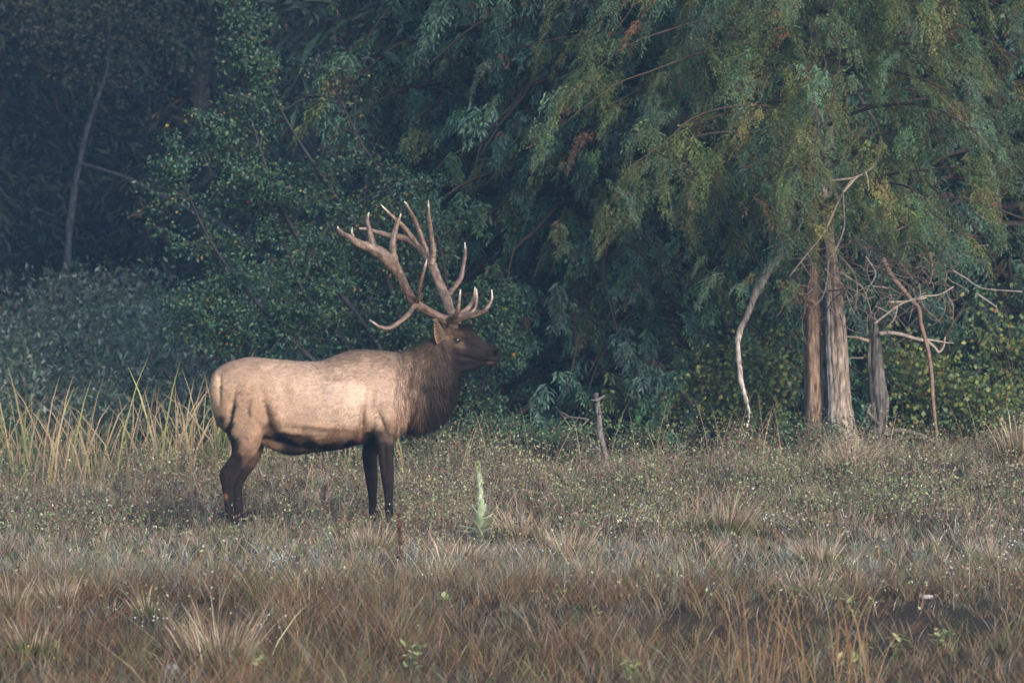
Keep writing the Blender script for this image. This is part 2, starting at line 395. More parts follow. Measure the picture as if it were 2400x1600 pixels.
def coat_colour(V):
    # tracing coordinates of each point as seen square-on (the coat is the same on both flanks)
    x = 460*0 + (V[:, 0]*PXM*1.0+1200-460)*S1
    zc = 800-(V[:, 2]-LOOK[2])*PXM
    y = (zc-440)*S1
    out = np.zeros((len(V), 3)); k = ELK_POINTS
    nx = x + 14*(fbm(V[:, 0]*14, V[:, 2]*14, 11)-0.5)*2; ny = y + 14*(fbm(V[:, 0]*14+7, V[:, 2]*14, 13)-0.5)*2
    for a in range(0, len(V), 4000):
        s = slice(a, a+4000)
        d2 = (nx[s, None]-k[None, :, 0])**2+(ny[s, None]-k[None, :, 1])**2
        w = 1/(d2+60)**2.2
        out[s] = (w@k[:, 2:])/w.sum(1)[:, None]
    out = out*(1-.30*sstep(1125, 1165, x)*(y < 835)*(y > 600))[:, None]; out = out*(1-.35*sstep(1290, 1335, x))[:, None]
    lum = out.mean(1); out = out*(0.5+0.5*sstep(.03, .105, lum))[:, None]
    warm = sstep(.12, .25, lum)[:, None]; out = out*(1-warm+warm*np.array([.98, .90, .90]))
    return out, x, y

# raised and hollow places: cx, cy, rx, ry, angle, amount (m)
SCULPT = [(322, 1020, 22, 80, -12, -.022), (335, 1085, 26, 22, 0, -.018), (752, 1030, 14, 85, 4, -.022), (835, 880, 45, 100, 12, .012), (898, 900, 12, 90, 12, -.010), (880, 1040, 30, 42, 0, .012), (820, 1075, 24, 26, 0, .012),
          (300, 800, 30, 24, 0, .010), (170, 985, 10, 60, 10, -.02), (110, 900, 10, 60, 0, -.012), (958, 880, 12, 110, 8, -.016), (230, 900, 60, 60, 0, .012), (520, 900, 90, 40, 0, -.010), (690, 960, 80, 110, 0, .012), (1170, 676, 30, 20, 10, -.010), (1165, 655, 26, 9, 12, .011), (1185, 712, 40, 9, 14, .007),
          (1220, 762, 50, 9, 15, -.009), (1240, 710, 45, 16, 18, -.008), (1340, 742, 8, 12, -15, -.024), (1352, 728, 10, 8, 0, .006), (1312, 778, 34, 3.5, 4, -.009), (1320, 735, 14, 16, 0, .006), (620, 860, 60, 10, 3, -.005), (790, 800, 50, 40, 0, -.008), (380, 1030, 28, 40, 0, .010), (440, 1090, 60, 14, 8, .008), (150, 1370, 5, 70, -3, -.007), (190, 1240, 8, 50, 35, -.009), (205, 1200, 14, 40, 30, .008), (860, 1318, 16, 18, 0, .006), (862, 1400, 4, 60, 0, -.005), (850, 1190, 7, 60, 0, -.008), (845, 1060, 10, 50, -20, -.012), (560, 1060, 120, 14, 4, .006), (790, 960, 16, 70, 10, -.010), (260, 1000, 14, 90, 8, .010), (400, 900, 30, 60, 0, -.008)]

def build_elk():
    ox, oy = e1(500, 1500, 0)[0], 0.0
    root = thing('elk', 'bull elk with huge pale-tipped antlers, tan flanks and dark shaggy neck, standing in profile', 'elk',
                 (ox, oy, float(gz(ox, 0))))
    inv = -np.array(root.location)
    mb = MB()
    for st, kw in ((TRUNK, dict(upright=True, bias=0.13, n=44)), (NECK, {}), (HEAD, {'bias': 0.12}), (JAW, {}),
                   (shift(HIND, 0, -1), {}), (shift(HIND, 40, 1), {}), (shift(FORE, 0, -1), {}), (shift(FORE, -72, 1), {}), (SHEATH, {}), (TAIL, {}), (BRISKET, {})):
        V, F = loft(st, **kw); mb.add(V, F, np.zeros(3))
    me = mb.mesh('raw')
    tmp = bpy.data.objects.new('raw', me); COL.objects.link(tmp)
    m = tmp.modifiers.new('r', 'REMESH'); m.mode = 'VOXEL'; m.voxel_size = 0.0112
    m2 = tmp.modifiers.new('s', 'SMOOTH'); m2.factor = 0.5; m2.iterations = 4
    dg = bpy.context.evaluated_depsgraph_get(); ev = tmp.evaluated_get(dg).to_mesh()
    ev.calc_loop_triangles()
    n = len(ev.vertices); V = np.empty(n*3, np.float32); ev.vertices.foreach_get('co', V); V = V.reshape(-1, 3).astype(float)
    T = np.empty(len(ev.loop_triangles)*3, np.int32); ev.loop_triangles.foreach_get('vertices', T); T = T.reshape(-1, 3)
    NN = np.empty(n*3, np.float32); ev.vertices.foreach_get('normal', NN); NN = NN.reshape(-1, 3).astype(float)
    tmp.evaluated_get(dg).to_mesh_clear()
    bpy.data.objects.remove(tmp); bpy.data.meshes.remove(me)
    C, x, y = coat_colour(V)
    side = sstep(0.25, 0.8, np.abs(NN[:, 1]))
    d = np.zeros(n)
    for cx, cy, rx, ry, a, amt in SCULPT:
        ca, sa = math.cos(R(a)), math.sin(R(a))
        u = ((x-cx)*ca+(y-cy)*sa)/rx; v = (-(x-cx)*sa+(y-cy)*ca)/ry
        d += 2.3*amt*np.exp(-(u*u+v*v))
    d = d*side
    d += 0.010*(fbm(V[:, 0]*7+V[:, 1]*3, V[:, 2]*7, 31)-0.5)*(y < 1160)
    V = V+NN*d[:, None]
    # dusty specks of mud on the coat
    sp = vnoise(V[:, 0]*95, V[:, 2]*95, 71)*vnoise(V[:, 0]*6, V[:, 2]*6, 73)
    C = C*(1-0.5*sstep(0.66, 0.82, sp))[:, None]
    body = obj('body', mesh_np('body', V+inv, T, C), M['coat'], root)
    # fresh normals
    fn = np.cross(V[T[:, 1]]-V[T[:, 0]], V[T[:, 2]]-V[T[:, 0]]); area = np.linalg.norm(fn, axis=1)
    N2 = np.zeros_like(V)
    for k in range(3): np.add.at(N2, T[:, k], fn)
    N2 /= np.linalg.norm(N2, axis=1)[:, None]+1e-12

    # ---- coat: strands rooted on the skin
    def strands(name, count, sel, length, width, lift, flow, var=0.22, mat='hair', curl=0.25):
        w = area*sel(x[T].mean(1), y[T].mean(1)); w = w/w.sum()
        t = rng.choice(len(T), count, p=w)
        b = rng.dirichlet((1, 1, 1), count)
        P = (V[T[t]]*b[..., None]).sum(1); Nn = (N2[T[t]]*b[..., None]).sum(1); Nn /= np.linalg.norm(Nn, axis=1)[:, None]
        Cc = (C[T[t]]*b[..., None]).sum(1)
        xx = (x[T[t]]*b).sum(1); yy = (y[T[t]]*b).sum(1)
        fl = flow(xx, yy)
        fl = fl-(fl*Nn).sum(1)[:, None]*Nn; fl /= np.linalg.norm(fl, axis=1)[:, None]+1e-9
        fl = fl+rng.normal(0, 0.22, fl.shape)
        lf = lift*np.exp(rng.normal(0, 0.3, count))[:, None]
        D = fl*np.cos(lf)+Nn*np.sin(lf); D /= np.linalg.norm(D, axis=1)[:, None]
        L = (length(xx, yy)*rng.uniform(0.6, 1.25, count))[:, None]
        S = np.cross(D, Nn); S /= np.linalg.norm(S, axis=1)[:, None]+1e-9
        wd = (width*rng.uniform(0.7, 1.3, count))[:, None]
        P = P-Nn*0.003
        mid = P+D*L*0.55; tip = P+D*L+(fl-Nn*0.3)*L*curl*0.5+np.array([0, 0, -1.0])*L*curl*0.3
        VV = np.stack([P-S*wd/2, P+S*wd/2, mid-S*wd*0.4, mid+S*wd*0.4, tip], 1).reshape(-1, 3)
        o = (np.arange(count)*5)[:, None]
        FF = np.concatenate([o+np.array([[0, 1, 3]]), o+np.array([[0, 3, 2]]), o+np.array([[2, 3, 4]])])
        clump = 0.86+0.28*vnoise(xx*0.11, yy*0.035, 41)
        CC = np.clip(Cc*np.exp(rng.normal(0, var, count))[:, None]*clump[:, None], 0.008, 0.75)
        CC = np.repeat(CC, 5, axis=0)
        nm = np.repeat(Nn*0.85+rng.normal(0, 0.10, Nn.shape), 5, axis=0); nm /= np.linalg.norm(nm, axis=1)[:, None]
        obj(name, mesh_np(name, VV+inv, FF, CC, True, nm), M[mat], root, kind='stuff')
    def flow_body(xx, yy):
        dx = -0.75-0.2*sstep(900, 1000, xx); dz = -0.55-0.5*sstep(860, 1000, xx)*(yy > 760)-1.2*sstep(1150, 1230, yy)
        head = sstep(1120, 1180, xx)*(yy < 830)
        return np.stack([dx+0.1*head, np.zeros_like(xx), dz*(1-0.7*head)], 1)
    def len_body(xx, yy):
        L = np.full(len(xx), .026)
        L = L+0.022*sstep(860, 960, xx)*(1-sstep(1090, 1140, xx))+0.012*((yy < 850) & (xx > 600))
        L = np.where(yy > 1170, .012, L); L = np.where((xx > 1110) & (yy < 830), .016, L)
        return np.where((xx > 1300), .006, L)
    strands('coat_hair', 85000, lambda a, b: np.where((a > 1300), .15, np.where(b > 1260, .4, 1.0)), len_body, 0.0048, 0.25, flow_body, 0.17)
    def mane_sel(a, b):
        t = (a-955)*0.62+(b-870)*0.55
        return (sstep(30, 95, t)*(a > 930)*(a < 1190)*(b > 790+55*sstep(1120, 1170, a))+0.22*((a > 900)*(a < 1130)*(b > 690))).astype(float)
    def flow_mane(xx, yy): return np.stack([0.10-0.25*(xx < 1040)+0*xx, 0*xx, -np.ones_like(xx)], 1)
    strands('mane_hair', 26000, mane_sel, lambda a, b: 0.06+0.09*sstep(830, 960, b)*sstep(960, 1010, a), 0.0058, 0.30, flow_mane, 0.32, curl=0.4)
    def flow_tuft(xx, yy): return np.stack([0.9+0*xx, rng.normal(0, .5, len(xx)), -.35+0*xx], 1)
    strands('forehead_hair', 2600, lambda a, b: ((a > 1120)*(a < 1225)*(b < 660+(a-1120)*.1)*(b < 668)).astype(float), lambda a, b: 0.035+0*a, 0.005, 0.6, flow_tuft, 0.35, curl=.6)
    strands('belly_hair', 5000, lambda a, b: ((b > 1120)*(a > 310)*(a < 770)*(b < 1215)).astype(float), lambda a, b: 0.03+0*a, 0.004, 0.4, flow_body, 0.3)

    # ---- hooves: cloven, one mesh for each foot
    for (cx, cy, yy) in ((176, 1528, -.18), (216, 1528, .18), (880, 1517, -.16), (808, 1517, .16)):
        hb = MB()
        for s in (-1, 1):
            base = e1(cx, cy, yy)+np.array([0, s*0.019, 0])
            P = np.array([base+np.array([-.02, 0, .045]), base+np.array([0, 0, .02]), base+np.array([.015, s*.004, -.025]), base+np.array([.02, s*.006, -.045])])
            V_, F_ = tube(P, [.020, .030, .040, .043], 10, [.016, .019, .021, .022]); hb.add(V_+inv, F_, (.025, .021, .02))
        obj('hoof', hb.mesh('hoof'), M['horn'], root)
    # ---- eyes
    for s in (-1, 1):
        bm = bmesh.new(); bmesh.ops.create_uvsphere(bm, u_segments=20, v_segments=14, radius=0.026)
        em = bpy.data.meshes.new('eye'); bm.to_mesh(em); bm.free()
        for p in em.polygons: p.use_smooth = True
        o = obj('eye', em, M['eye'], root); o.location = e1(1170, 682, 0)+np.array([0, s*0.093, 0])+inv
        o.scale = (1.0, 0.75, 0.8)
        # upper and lower lid
        for k, (z0, z1, cc) in enumerate(((.014, .022, (.05, .035, .027)), (-.024, -.016, (.06, .042, .032)))):
            a = np.linspace(-1, 1, 9)
            P = np.stack([a*.036, np.full(9, 0.0)+s*(.016-.018*a*a), (z0+(z1-z0)*0.5)*(1-a*a)-0.004*a], 1)
            V_, F_ = tube(P, .0042*np.sqrt(np.clip(1-a*a, 0.05, 1))+.001, 6)
            lb = MB(); lb.add(V_, F_, cc); l_ = obj('eyelid', lb.mesh('eyelid'), M['coat'], root); l_.location = e1(1170, 682, 0)+np.array([0, s*0.093, 0])+inv
    # ---- ears: cupped leaf shapes with thickness
    def ear(base, tip, width, open_dir, cin, cout):
        base = np.array(base); tip = np.array(tip); ax = tip-base; L = np.linalg.norm(ax); ax /= L
        od = np.array(open_dir, float); od -= od.dot(ax)*ax; od /= np.linalg.norm(od); sd = np.cross(ax, od)
        nu, nv = 13, 11; G = []
        for thick in (0, 1):
            for i in range(nu):
                t = i/(nu-1); w = width*(math.sin(math.pi*min(1, 0.16+t*0.84))**0.75)*(1-0.25*t)
                for j in range(nv):
                    a = (j/(nv-1)*2-1)
                    ang = a*1.25*(1-0.3*t)
                    p = base+ax*L*t+sd*w*math.sin(ang)+od*w*(0.75-0.75*math.cos(ang))*1.2-od*(0.010*thick*(1-a*a*0.7))
                    p = p+od*0.012*math.sin(t*3)
                    G.append(p)
        G = np.array(G); F = []; k = nu*nv
        for i in range(nu-1):
            for j in range(nv-1):
                a, b, c, d = i*nv+j, i*nv+j+1, (i+1)*nv+j+1, (i+1)*nv+j
                F += [(a, b, c), (a, c, d), (k+a, k+c, k+b), (k+a, k+d, k+c)]
        for i in range(nu-1):
            for j in (0, nv-1):
                a, d = i*nv+j, (i+1)*nv+j
                F += [(a, d, k+d), (a, k+d, k+a)]
        Cc = np.vstack([np.tile(cin, (k, 1)), np.tile(cout, (k, 1))])
        aa = np.abs(np.tile(np.linspace(-1, 1, nv), nu)); mix = sstep(0.0, 0.7, 1-aa)[:, None]
        Cc[:k] = Cc[:k]*(1-0.55*mix)
        e = MB(); e.add(G+inv, np.array(F), Cc); obj('ear', e.mesh('ear'), M['coat'], root)
        # tufts of pale hair inside the cup
        n = 260; t = rng.uniform(0.05, 0.85, n); a = rng.uniform(-0.8, 0.8, n)*0.9
        w = width*np.sin(np.pi*np.minimum(1, 0.16+t*0.84))**0.75
        P = base+ax*(L*t)[:, None]+sd*(w*np.sin(a))[:, None]*1.0+od*(w*(0.75-0.75*np.cos(a)))[:, None]
        D = ax*0.8+od*0.5-sd*a[:, None]*0.9+rng.normal(0, .25, (n, 3))
        V_, F_, C_ = leaves(P, D, 0.045, 0.005, np.tile(np.array(cin)*1.15, (n, 1))*np.exp(rng.normal(0, .3, n))[:, None])
        e = MB(); e.add(V_+inv, F_, C_); obj('ear_hair', e.mesh('ear_hair'), M['hair'], root, kind='stuff')
    ear(e1(1092, 694, -.09), e1(1068, 584, -.18), .062, (0.35, -0.95, 0.1), (.29, .20, .14), (.05, .035, .03))
    ear(e1(1120, 690, .085), e1(1100, 600, .17), .045, (0.8, 0.7, 0.1), (.36, .23, .14), (.07, .05, .04))

    # ---- antlers: beam and tines traced, spread to each side
    def horn_mesh(pts, name, parent, flat=0.85, seed=1):
        P = np.array(pts, float); q = cr(P, 7); c = e2(q[:, 0], q[:, 1], q[:, 2]); r = np.maximum(q[:, 3], 2.0)*M2
        V_, F_ = tube(c, r, 14, r*flat, rough=0.17, seed=seed)
        t = np.linspace(0, 1, len(c)); rr = q[:, 3]
        pale = sstep(14, 5, rr)
        base = np.array([.125, .083, .060]); tipc = np.array([.50, .43, .36])
        cc = base*(1-pale[:, None])+tipc*pale[:, None]
        cc = np.repeat(cc, 14, axis=0); cc = np.vstack([cc, cc[0], cc[-1]])
        st = fbm(V_[:, 0]*25+V_[:, 1]*25, V_[:, 2]*25, seed+3)
        lon = fbm(np.append(np.tile(np.arange(14)*1.7, len(c)), [0, 0]), np.append(np.repeat(np.arange(len(c))*.22, 14), [0, 0]), seed+5)
        cc = cc*(0.30+0.7*st+0.85*sstep(.35, .7, lon))[:, None]
        b = MB(); b.add(V_+inv, F_, cc); return obj(name, b.mesh(name), M['antler'], parent)
    near = horn_mesh([(1092, 1185, -.045, 36), (1075, 1140, -.05, 44), (1035, 1108, -.07, 44), (975, 1082, -.11, 37), (880, 1035, -.18, 35), (795, 988, -.25, 37), (735, 935, -.30, 40), (690, 850, -.35, 36),
                      (640, 745, -.40, 40), (570, 640, -.45, 50), (490, 560, -.49, 54), (390, 505, -.51, 44), (290, 465, -.51, 34), (205, 412, -.50, 25), (145, 378, -.48, 20), (118, 345, -.46, 12), (112, 322, -.46, 3)], 'antler', root, 0.62, 1)
    for k, p in enumerate((
        [(1040, 1105, -.10, 28), (1082, 1078, -.18, 24), (1112, 1035, -.25, 20), (1126, 960, -.28, 15), (1134, 895, -.28, 10), (1139, 848, -.27, 3)],
        [(1040, 1112, -.07, 30), (1120, 1098, -.13, 27), (1225, 1068, -.18, 24), (1325, 1035, -.20, 20), (1375, 985, -.20, 16), (1400, 925, -.19, 11), (1399, 850, -.19, 3)],
        [(770, 965, -.28, 22), (788, 900, -.40, 20), (800, 830, -.47, 17), (824, 720, -.53, 14), (845, 650, -.55, 10), (858, 593, -.55, 3)],
        [(775, 962, -.28, 24), (735, 1010, -.36, 22), (690, 1070, -.44, 20), (620, 1130, -.51, 20), (535, 1174, -.57, 20), (460, 1158, -.59, 14), (410, 1126, -.60, 9), (379, 1102, -.60, 3)],
        [(600, 660, -.44, 30), (585, 590, -.46, 32), (574, 500, -.46, 30), (582, 400, -.44, 27), (605, 310, -.42, 20), (628, 250, -.40, 13), (641, 213, -.40, 3)],
        [(430, 540, -.50, 34), (405, 470, -.50, 31), (384, 380, -.48, 23), (362, 290, -.45, 17), (364, 240, -.44, 12), (373, 206, -.43, 4)],
        [(258, 445, -.50, 18), (240, 405, -.50, 15), (230, 365, -.49, 10), (234, 327, -.49, 3)])):
        horn_mesh(p, 'tine', near, 0.9, 10+k)
    far = horn_mesh([(1115, 1185, .045, 36), (1105, 1130, .05, 42), (1080, 1065, .07, 40), (1048, 1010, .11, 38), (1022, 930, .17, 40), (985, 850, .23, 40), (938, 740, .31, 38), (905, 650, .37, 38), (862, 560, .42, 46), (800, 490, .46, 48),
                     (725, 435, .49, 40), (640, 415, .51, 30), (540, 396, .52, 22), (430, 366, .52, 18), (340, 342, .50, 12), (290, 340, .50, 4)], 'antler', root, 0.62, 2)
    for k, p in enumerate((
        [(1090, 1090, .10, 26), (1150, 1050, .18, 25), (1205, 1005, .24, 23), (1240, 950, .27, 18), (1256, 890, .27, 12), (1259, 826, .26, 3)],
        [(1090, 1100, .07, 26), (1160, 1082, .13, 24), (1222, 1050, .18, 20), (1262, 1000, .20, 15), (1274, 920, .20, 11), (1272, 845, .19, 4)],
        [(1025, 905, .18, 30), (1062, 862, .30, 24), (1108, 808, .38, 22), (1148, 735, .43, 20), (1164, 640, .45, 17), (1178, 545, .45, 14), (1174, 455, .43, 3)],
        [(900, 650, .37, 28), (908, 590, .38, 28), (910, 520, .38, 25), (898, 410, .36, 21), (878, 280, .33, 18), (872, 190, .31, 13), (870, 106, .30, 3)],
        [(865, 555, .42, 28), (838, 480, .43, 25), (805, 390, .41, 22), (765, 290, .39, 19), (715, 190, .36, 15), (690, 145, .35, 11), (668, 112, .35, 3)],
        [(790, 485, .46, 26), (740, 420, .47, 24), (685, 350, .47, 22), (610, 275, .45, 18), (540, 210, .43, 12), (468, 138, .42, 3)])):
        horn_mesh(p, 'tine', far, 0.9, 30+k)
build_elk()
# ------------------------------------------------------------------ evergreen foliage: sprays, gathered into boughs
def spray_set(n, L, nf=13, finger=0.052, width=0.0135, droop=0.30):
    """n flat sprays of scale leaves; arrays of local vertices (n, nf*4, 3), axis +X, hanging -Z"""
    t = np.linspace(0.05, 1.0, nf)[None, :].repeat(n, 0)
    t = t+rng.normal(0, 0.02, t.shape)
    ax = np.stack([L*t, rng.normal(0, 0.010, t.shape), -droop*L*t*t], -1)
    s = np.where(np.arange(nf) % 2, 1.0, -1.0)[None, :]*rng.uniform(0.35, 1.15, t.shape)
    s[:, -1] = 0
    d = np.stack([np.cos(s), np.sin(s)*0.9, -droop*t*1.1+rng.normal(0, .28, t.shape)], -1)
    d /= np.linalg.norm(d, axis=-1)[..., None]
    l = finger*(1.15-0.55*t)*rng.uniform(0.7, 1.3, t.shape)
    nrm = rng.normal(0, 1, d.shape); sd = np.cross(d, nrm); sd /= np.linalg.norm(sd, axis=-1)[..., None]
    w = width*rng.uniform(0.7, 1.3, t.shape)
    b = ax; mid = ax+d*(l*0.5)[..., None]; tip = ax+d*l[..., None]
    tip[..., 2] -= 0.2*l
    return np.stack([b, mid+sd*(w/2)[..., None], tip, mid-sd*(w/2)[..., None]], 2).reshape(n, nf*4, 3)

def rot_to(D, hang):
    """frames with X along D and Z as far up as possible"""
    D = D/np.linalg.norm(D, axis=1)[:, None]
    up = np.tile([0, 0, 1.0], (len(D), 1)); Y = np.cross(up, D); Y /= np.linalg.norm(Y, axis=1)[:, None]+1e-6
    Z = np.cross(D, Y)
    return np.stack([D, Y, Z], 2)

def make_bough(ns, rx, rz, L=0.26, **kw):
    S = spray_set(ns, L, **kw); nf4 = S.shape[1]
    u = rng.normal(size=(ns, 3)); u /= np.linalg.norm(u, axis=1)[:, None]; r = rng.random(ns)**0.5
    P = u*r[:, None]*np.array([rx, rx, rz])
    D = u*np.array([1, 1, 0.6])+np.array([0, 0, -0.28])+rng.normal(0, .35, (ns, 3))
    Rm = rot_to(D, 1)
    tw = rng.normal(0, .6, ns); c, s = np.cos(tw), np.sin(tw)
    tw3 = np.zeros((ns, 3, 3)); tw3[:, 0, 0] = 1; tw3[:, 1, 1] = c; tw3[:, 1, 2] = -s; tw3[:, 2, 1] = s; tw3[:, 2, 2] = c
    V = np.einsum('nij,nvj->nvi', Rm@tw3, S*rng.uniform(.7, 1.25, ns)[:, None, None])+P[:, None]
    V = V.reshape(-1, 3)
    q = (np.arange(len(V)//4)*4)[:, None]
    F = np.concatenate([q+np.array([[0, 1, 2]]), q+np.array([[0, 2, 3]])])
    return V, F, nf4

def make_drape(ns, Lb, nf=16, finger=.037, width=.0092):
    """one hanging plume: sprays set along an arching, drooping twig that runs out along +X"""
    S = spray_set(ns, .15, nf=nf, finger=finger, width=width, droop=.25); nf4 = S.shape[1]
    t = rng.random(ns)**.8
    P = np.stack([Lb*.75*t, rng.normal(0, .035+.05*(1-t), ns), Lb*(.22*t-.95*t*t)+rng.normal(0, .03, ns)], 1)
    sd = rng.choice([-1, 1], ns)*rng.uniform(.2, 1.0, ns)
    D = np.stack([.55+.3*t+rng.normal(0, .2, ns), sd*.75, -.45-.55*t+rng.normal(0, .22, ns)], 1)
    Rm = rot_to(D, 1)
    V = np.einsum('nij,nvj->nvi', Rm, S*((1.2-.45*t)*rng.uniform(.75, 1.2, ns))[:, None, None])+P[:, None]
    V = V.reshape(-1, 3); q = (np.arange(len(V)//4)*4)[:, None]
    return V, np.concatenate([q+np.array([[0, 1, 2]]), q+np.array([[0, 2, 3]])]), nf4

JUN = np.array([(.068, .105, .040), (.064, .112, .058), (.105, .125, .042), (.16, .155, .05), (.09, .145, .088), (.13, .075, .042)])
BOUGHS = [make_bough(36, .13+.022*k, .22+.075*k, L=.14+.012*k) for k in range(6)]

BOUGHS_M = [make_drape(19, .42, nf=10, finger=.085, width=.02) for k in range(5)]
DRAPES = [make_drape(27+3*k, .34+.045*k) for k in range(7)]
BOUGHS_S = [make_bough(20, .42, .40, L=0.42, nf=9, finger=.16, width=.034) for _ in range(4)]    # coarser, for far trees
def add_boughs(mb, P, scale, cols, wts, lib=BOUGHS, var=0.16, centre=None):
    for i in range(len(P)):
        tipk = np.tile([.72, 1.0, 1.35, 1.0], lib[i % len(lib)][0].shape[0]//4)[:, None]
        V, F, nf4 = lib[i % len(lib)]
        a = rng.uniform(0, 2*np.pi); s = scale[i]
        if centre is not None: a = math.atan2(P[i][1]-centre[1], P[i][0]-centre[0])+rng.normal(0, 1.15)
        c, sn = math.cos(a), math.sin(a)
        Vt = np.stack([V[:, 0]*c-V[:, 1]*sn, V[:, 0]*sn+V[:, 1]*c, V[:, 2]*rng.uniform(.85, 1.25)], 1)*s+P[i]
        ns = len(V)//nf4
        base = pick(cols, wts if wts.ndim == 1 else wts[i], 1, 0.19)[0]
        cc = base*np.exp(rng.normal(0, var, ns))[:, None]*np.exp(rng.normal(0, .05, (ns, 3)))
        br = rng.random(ns) < 0.05
        cc[br] = JUN[5]*rng.uniform(.7, 1.2, br.sum())[:, None]
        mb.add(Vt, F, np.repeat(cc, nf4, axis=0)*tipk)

def limb_curve(p0, az, length, rise, droop, n=7, wob=0.12):
    t = np.linspace(0, 1, n)
    d = np.array([math.cos(az), math.sin(az), 0])
    P = p0+np.outer(t*length, d)+np.outer(rise*length*t-droop*length*t*t, [0, 0, 1.0])
    P[1:] += rng.normal(0, wob, (n-1, 3))*np.linspace(.2, 1, n-1)[:, None]*length*0.18
    return P

BARKC = np.array([.13, .085, .06]); GREYC = np.array([.17, .15, .135])

# ---- the big juniper on the right: a trunk of three fused stems, dead lower branches, hanging crown
JY = 9.0
def jp(cx, cy, y=JY): return W(1600+np.asarray(cx, float)/1.96, 300+np.asarray(cy, float)/1.96, y)
def trunk_stem(pts, cols, name, parent, inv, n=26, groove=0.30, seed=0):
    q = cr(np.array(pts, float), 6); c = jp(q[:, 0], q[:, 1], q[:, 2]); r = q[:, 3]/1.96/220.0
    m = len(c); th = np.linspace(0, 2*np.pi, n, endpoint=False)
    g = 0.5*np.sin(th*5+seed)+0.35*np.sin(th*9+seed*2)+0.25*np.sin(th*14+seed*3)
    V = []
    for i in range(m):
        k = 1+groove*0.75*(g*(0.8+0.4*math.sin(i*0.35+seed))+0.8*(fbm(th*2.2+seed, np.full(n, i*0.22), 51+seed)-0.5))
        rr = r[i]*k; tw = i*0.012
        V.append(np.stack([c[i, 0]+rr*np.cos(th+tw), c[i, 1]+rr*np.sin(th+tw)*1.0, np.full(n, c[i, 2])], 1))
    V = np.vstack(V)
    i = np.arange(m-1)[:, None]*n; j = np.arange(n)[None]; j2 = (j+1) % n
    a = (i+j).ravel(); b = (i+j2).ravel(); c2 = (i+n+j2).ravel(); d = (i+n+j).ravel()
    F = np.vstack([np.stack([a, c2, b], 1), np.stack([a, d, c2], 1)])
    st = fbm(np.tile(th*3, m)+seed, np.repeat(np.arange(m)*0.10, n), 61+seed, 3)[:, None]
    C = np.array(cols[0])*(1-st)+np.array(cols[1])*st
    C = C*(0.75+0.5*fbm(np.tile(th*6, m), np.repeat(np.arange(m)*0.25, n), 66+seed))[:, None]
    b_ = MB(); b_.add(V+inv, F, C); return obj(name, b_.mesh(name), M['bark'], parent)

def tw(mb, inv, pts, r0, r1, col, y=JY, n=6, dy=0.0, m=5, fn=None):
    """traced branch: points in the right-hand tracing"""
    q = cr(np.array(pts, float), m); k = np.linspace(0, 1, len(q))
    f = fn or jp
    c = f(q[:, 0], q[:, 1], y+dy*k); r = (r0+(r1-r0)*k)/1.96/220.0
    V, F = tube(c, r, n, rough=0.15, seed=int(rng.integers(99)))
    mb.add(V+inv, F, np.array(col)*rng.uniform(.85, 1.15))

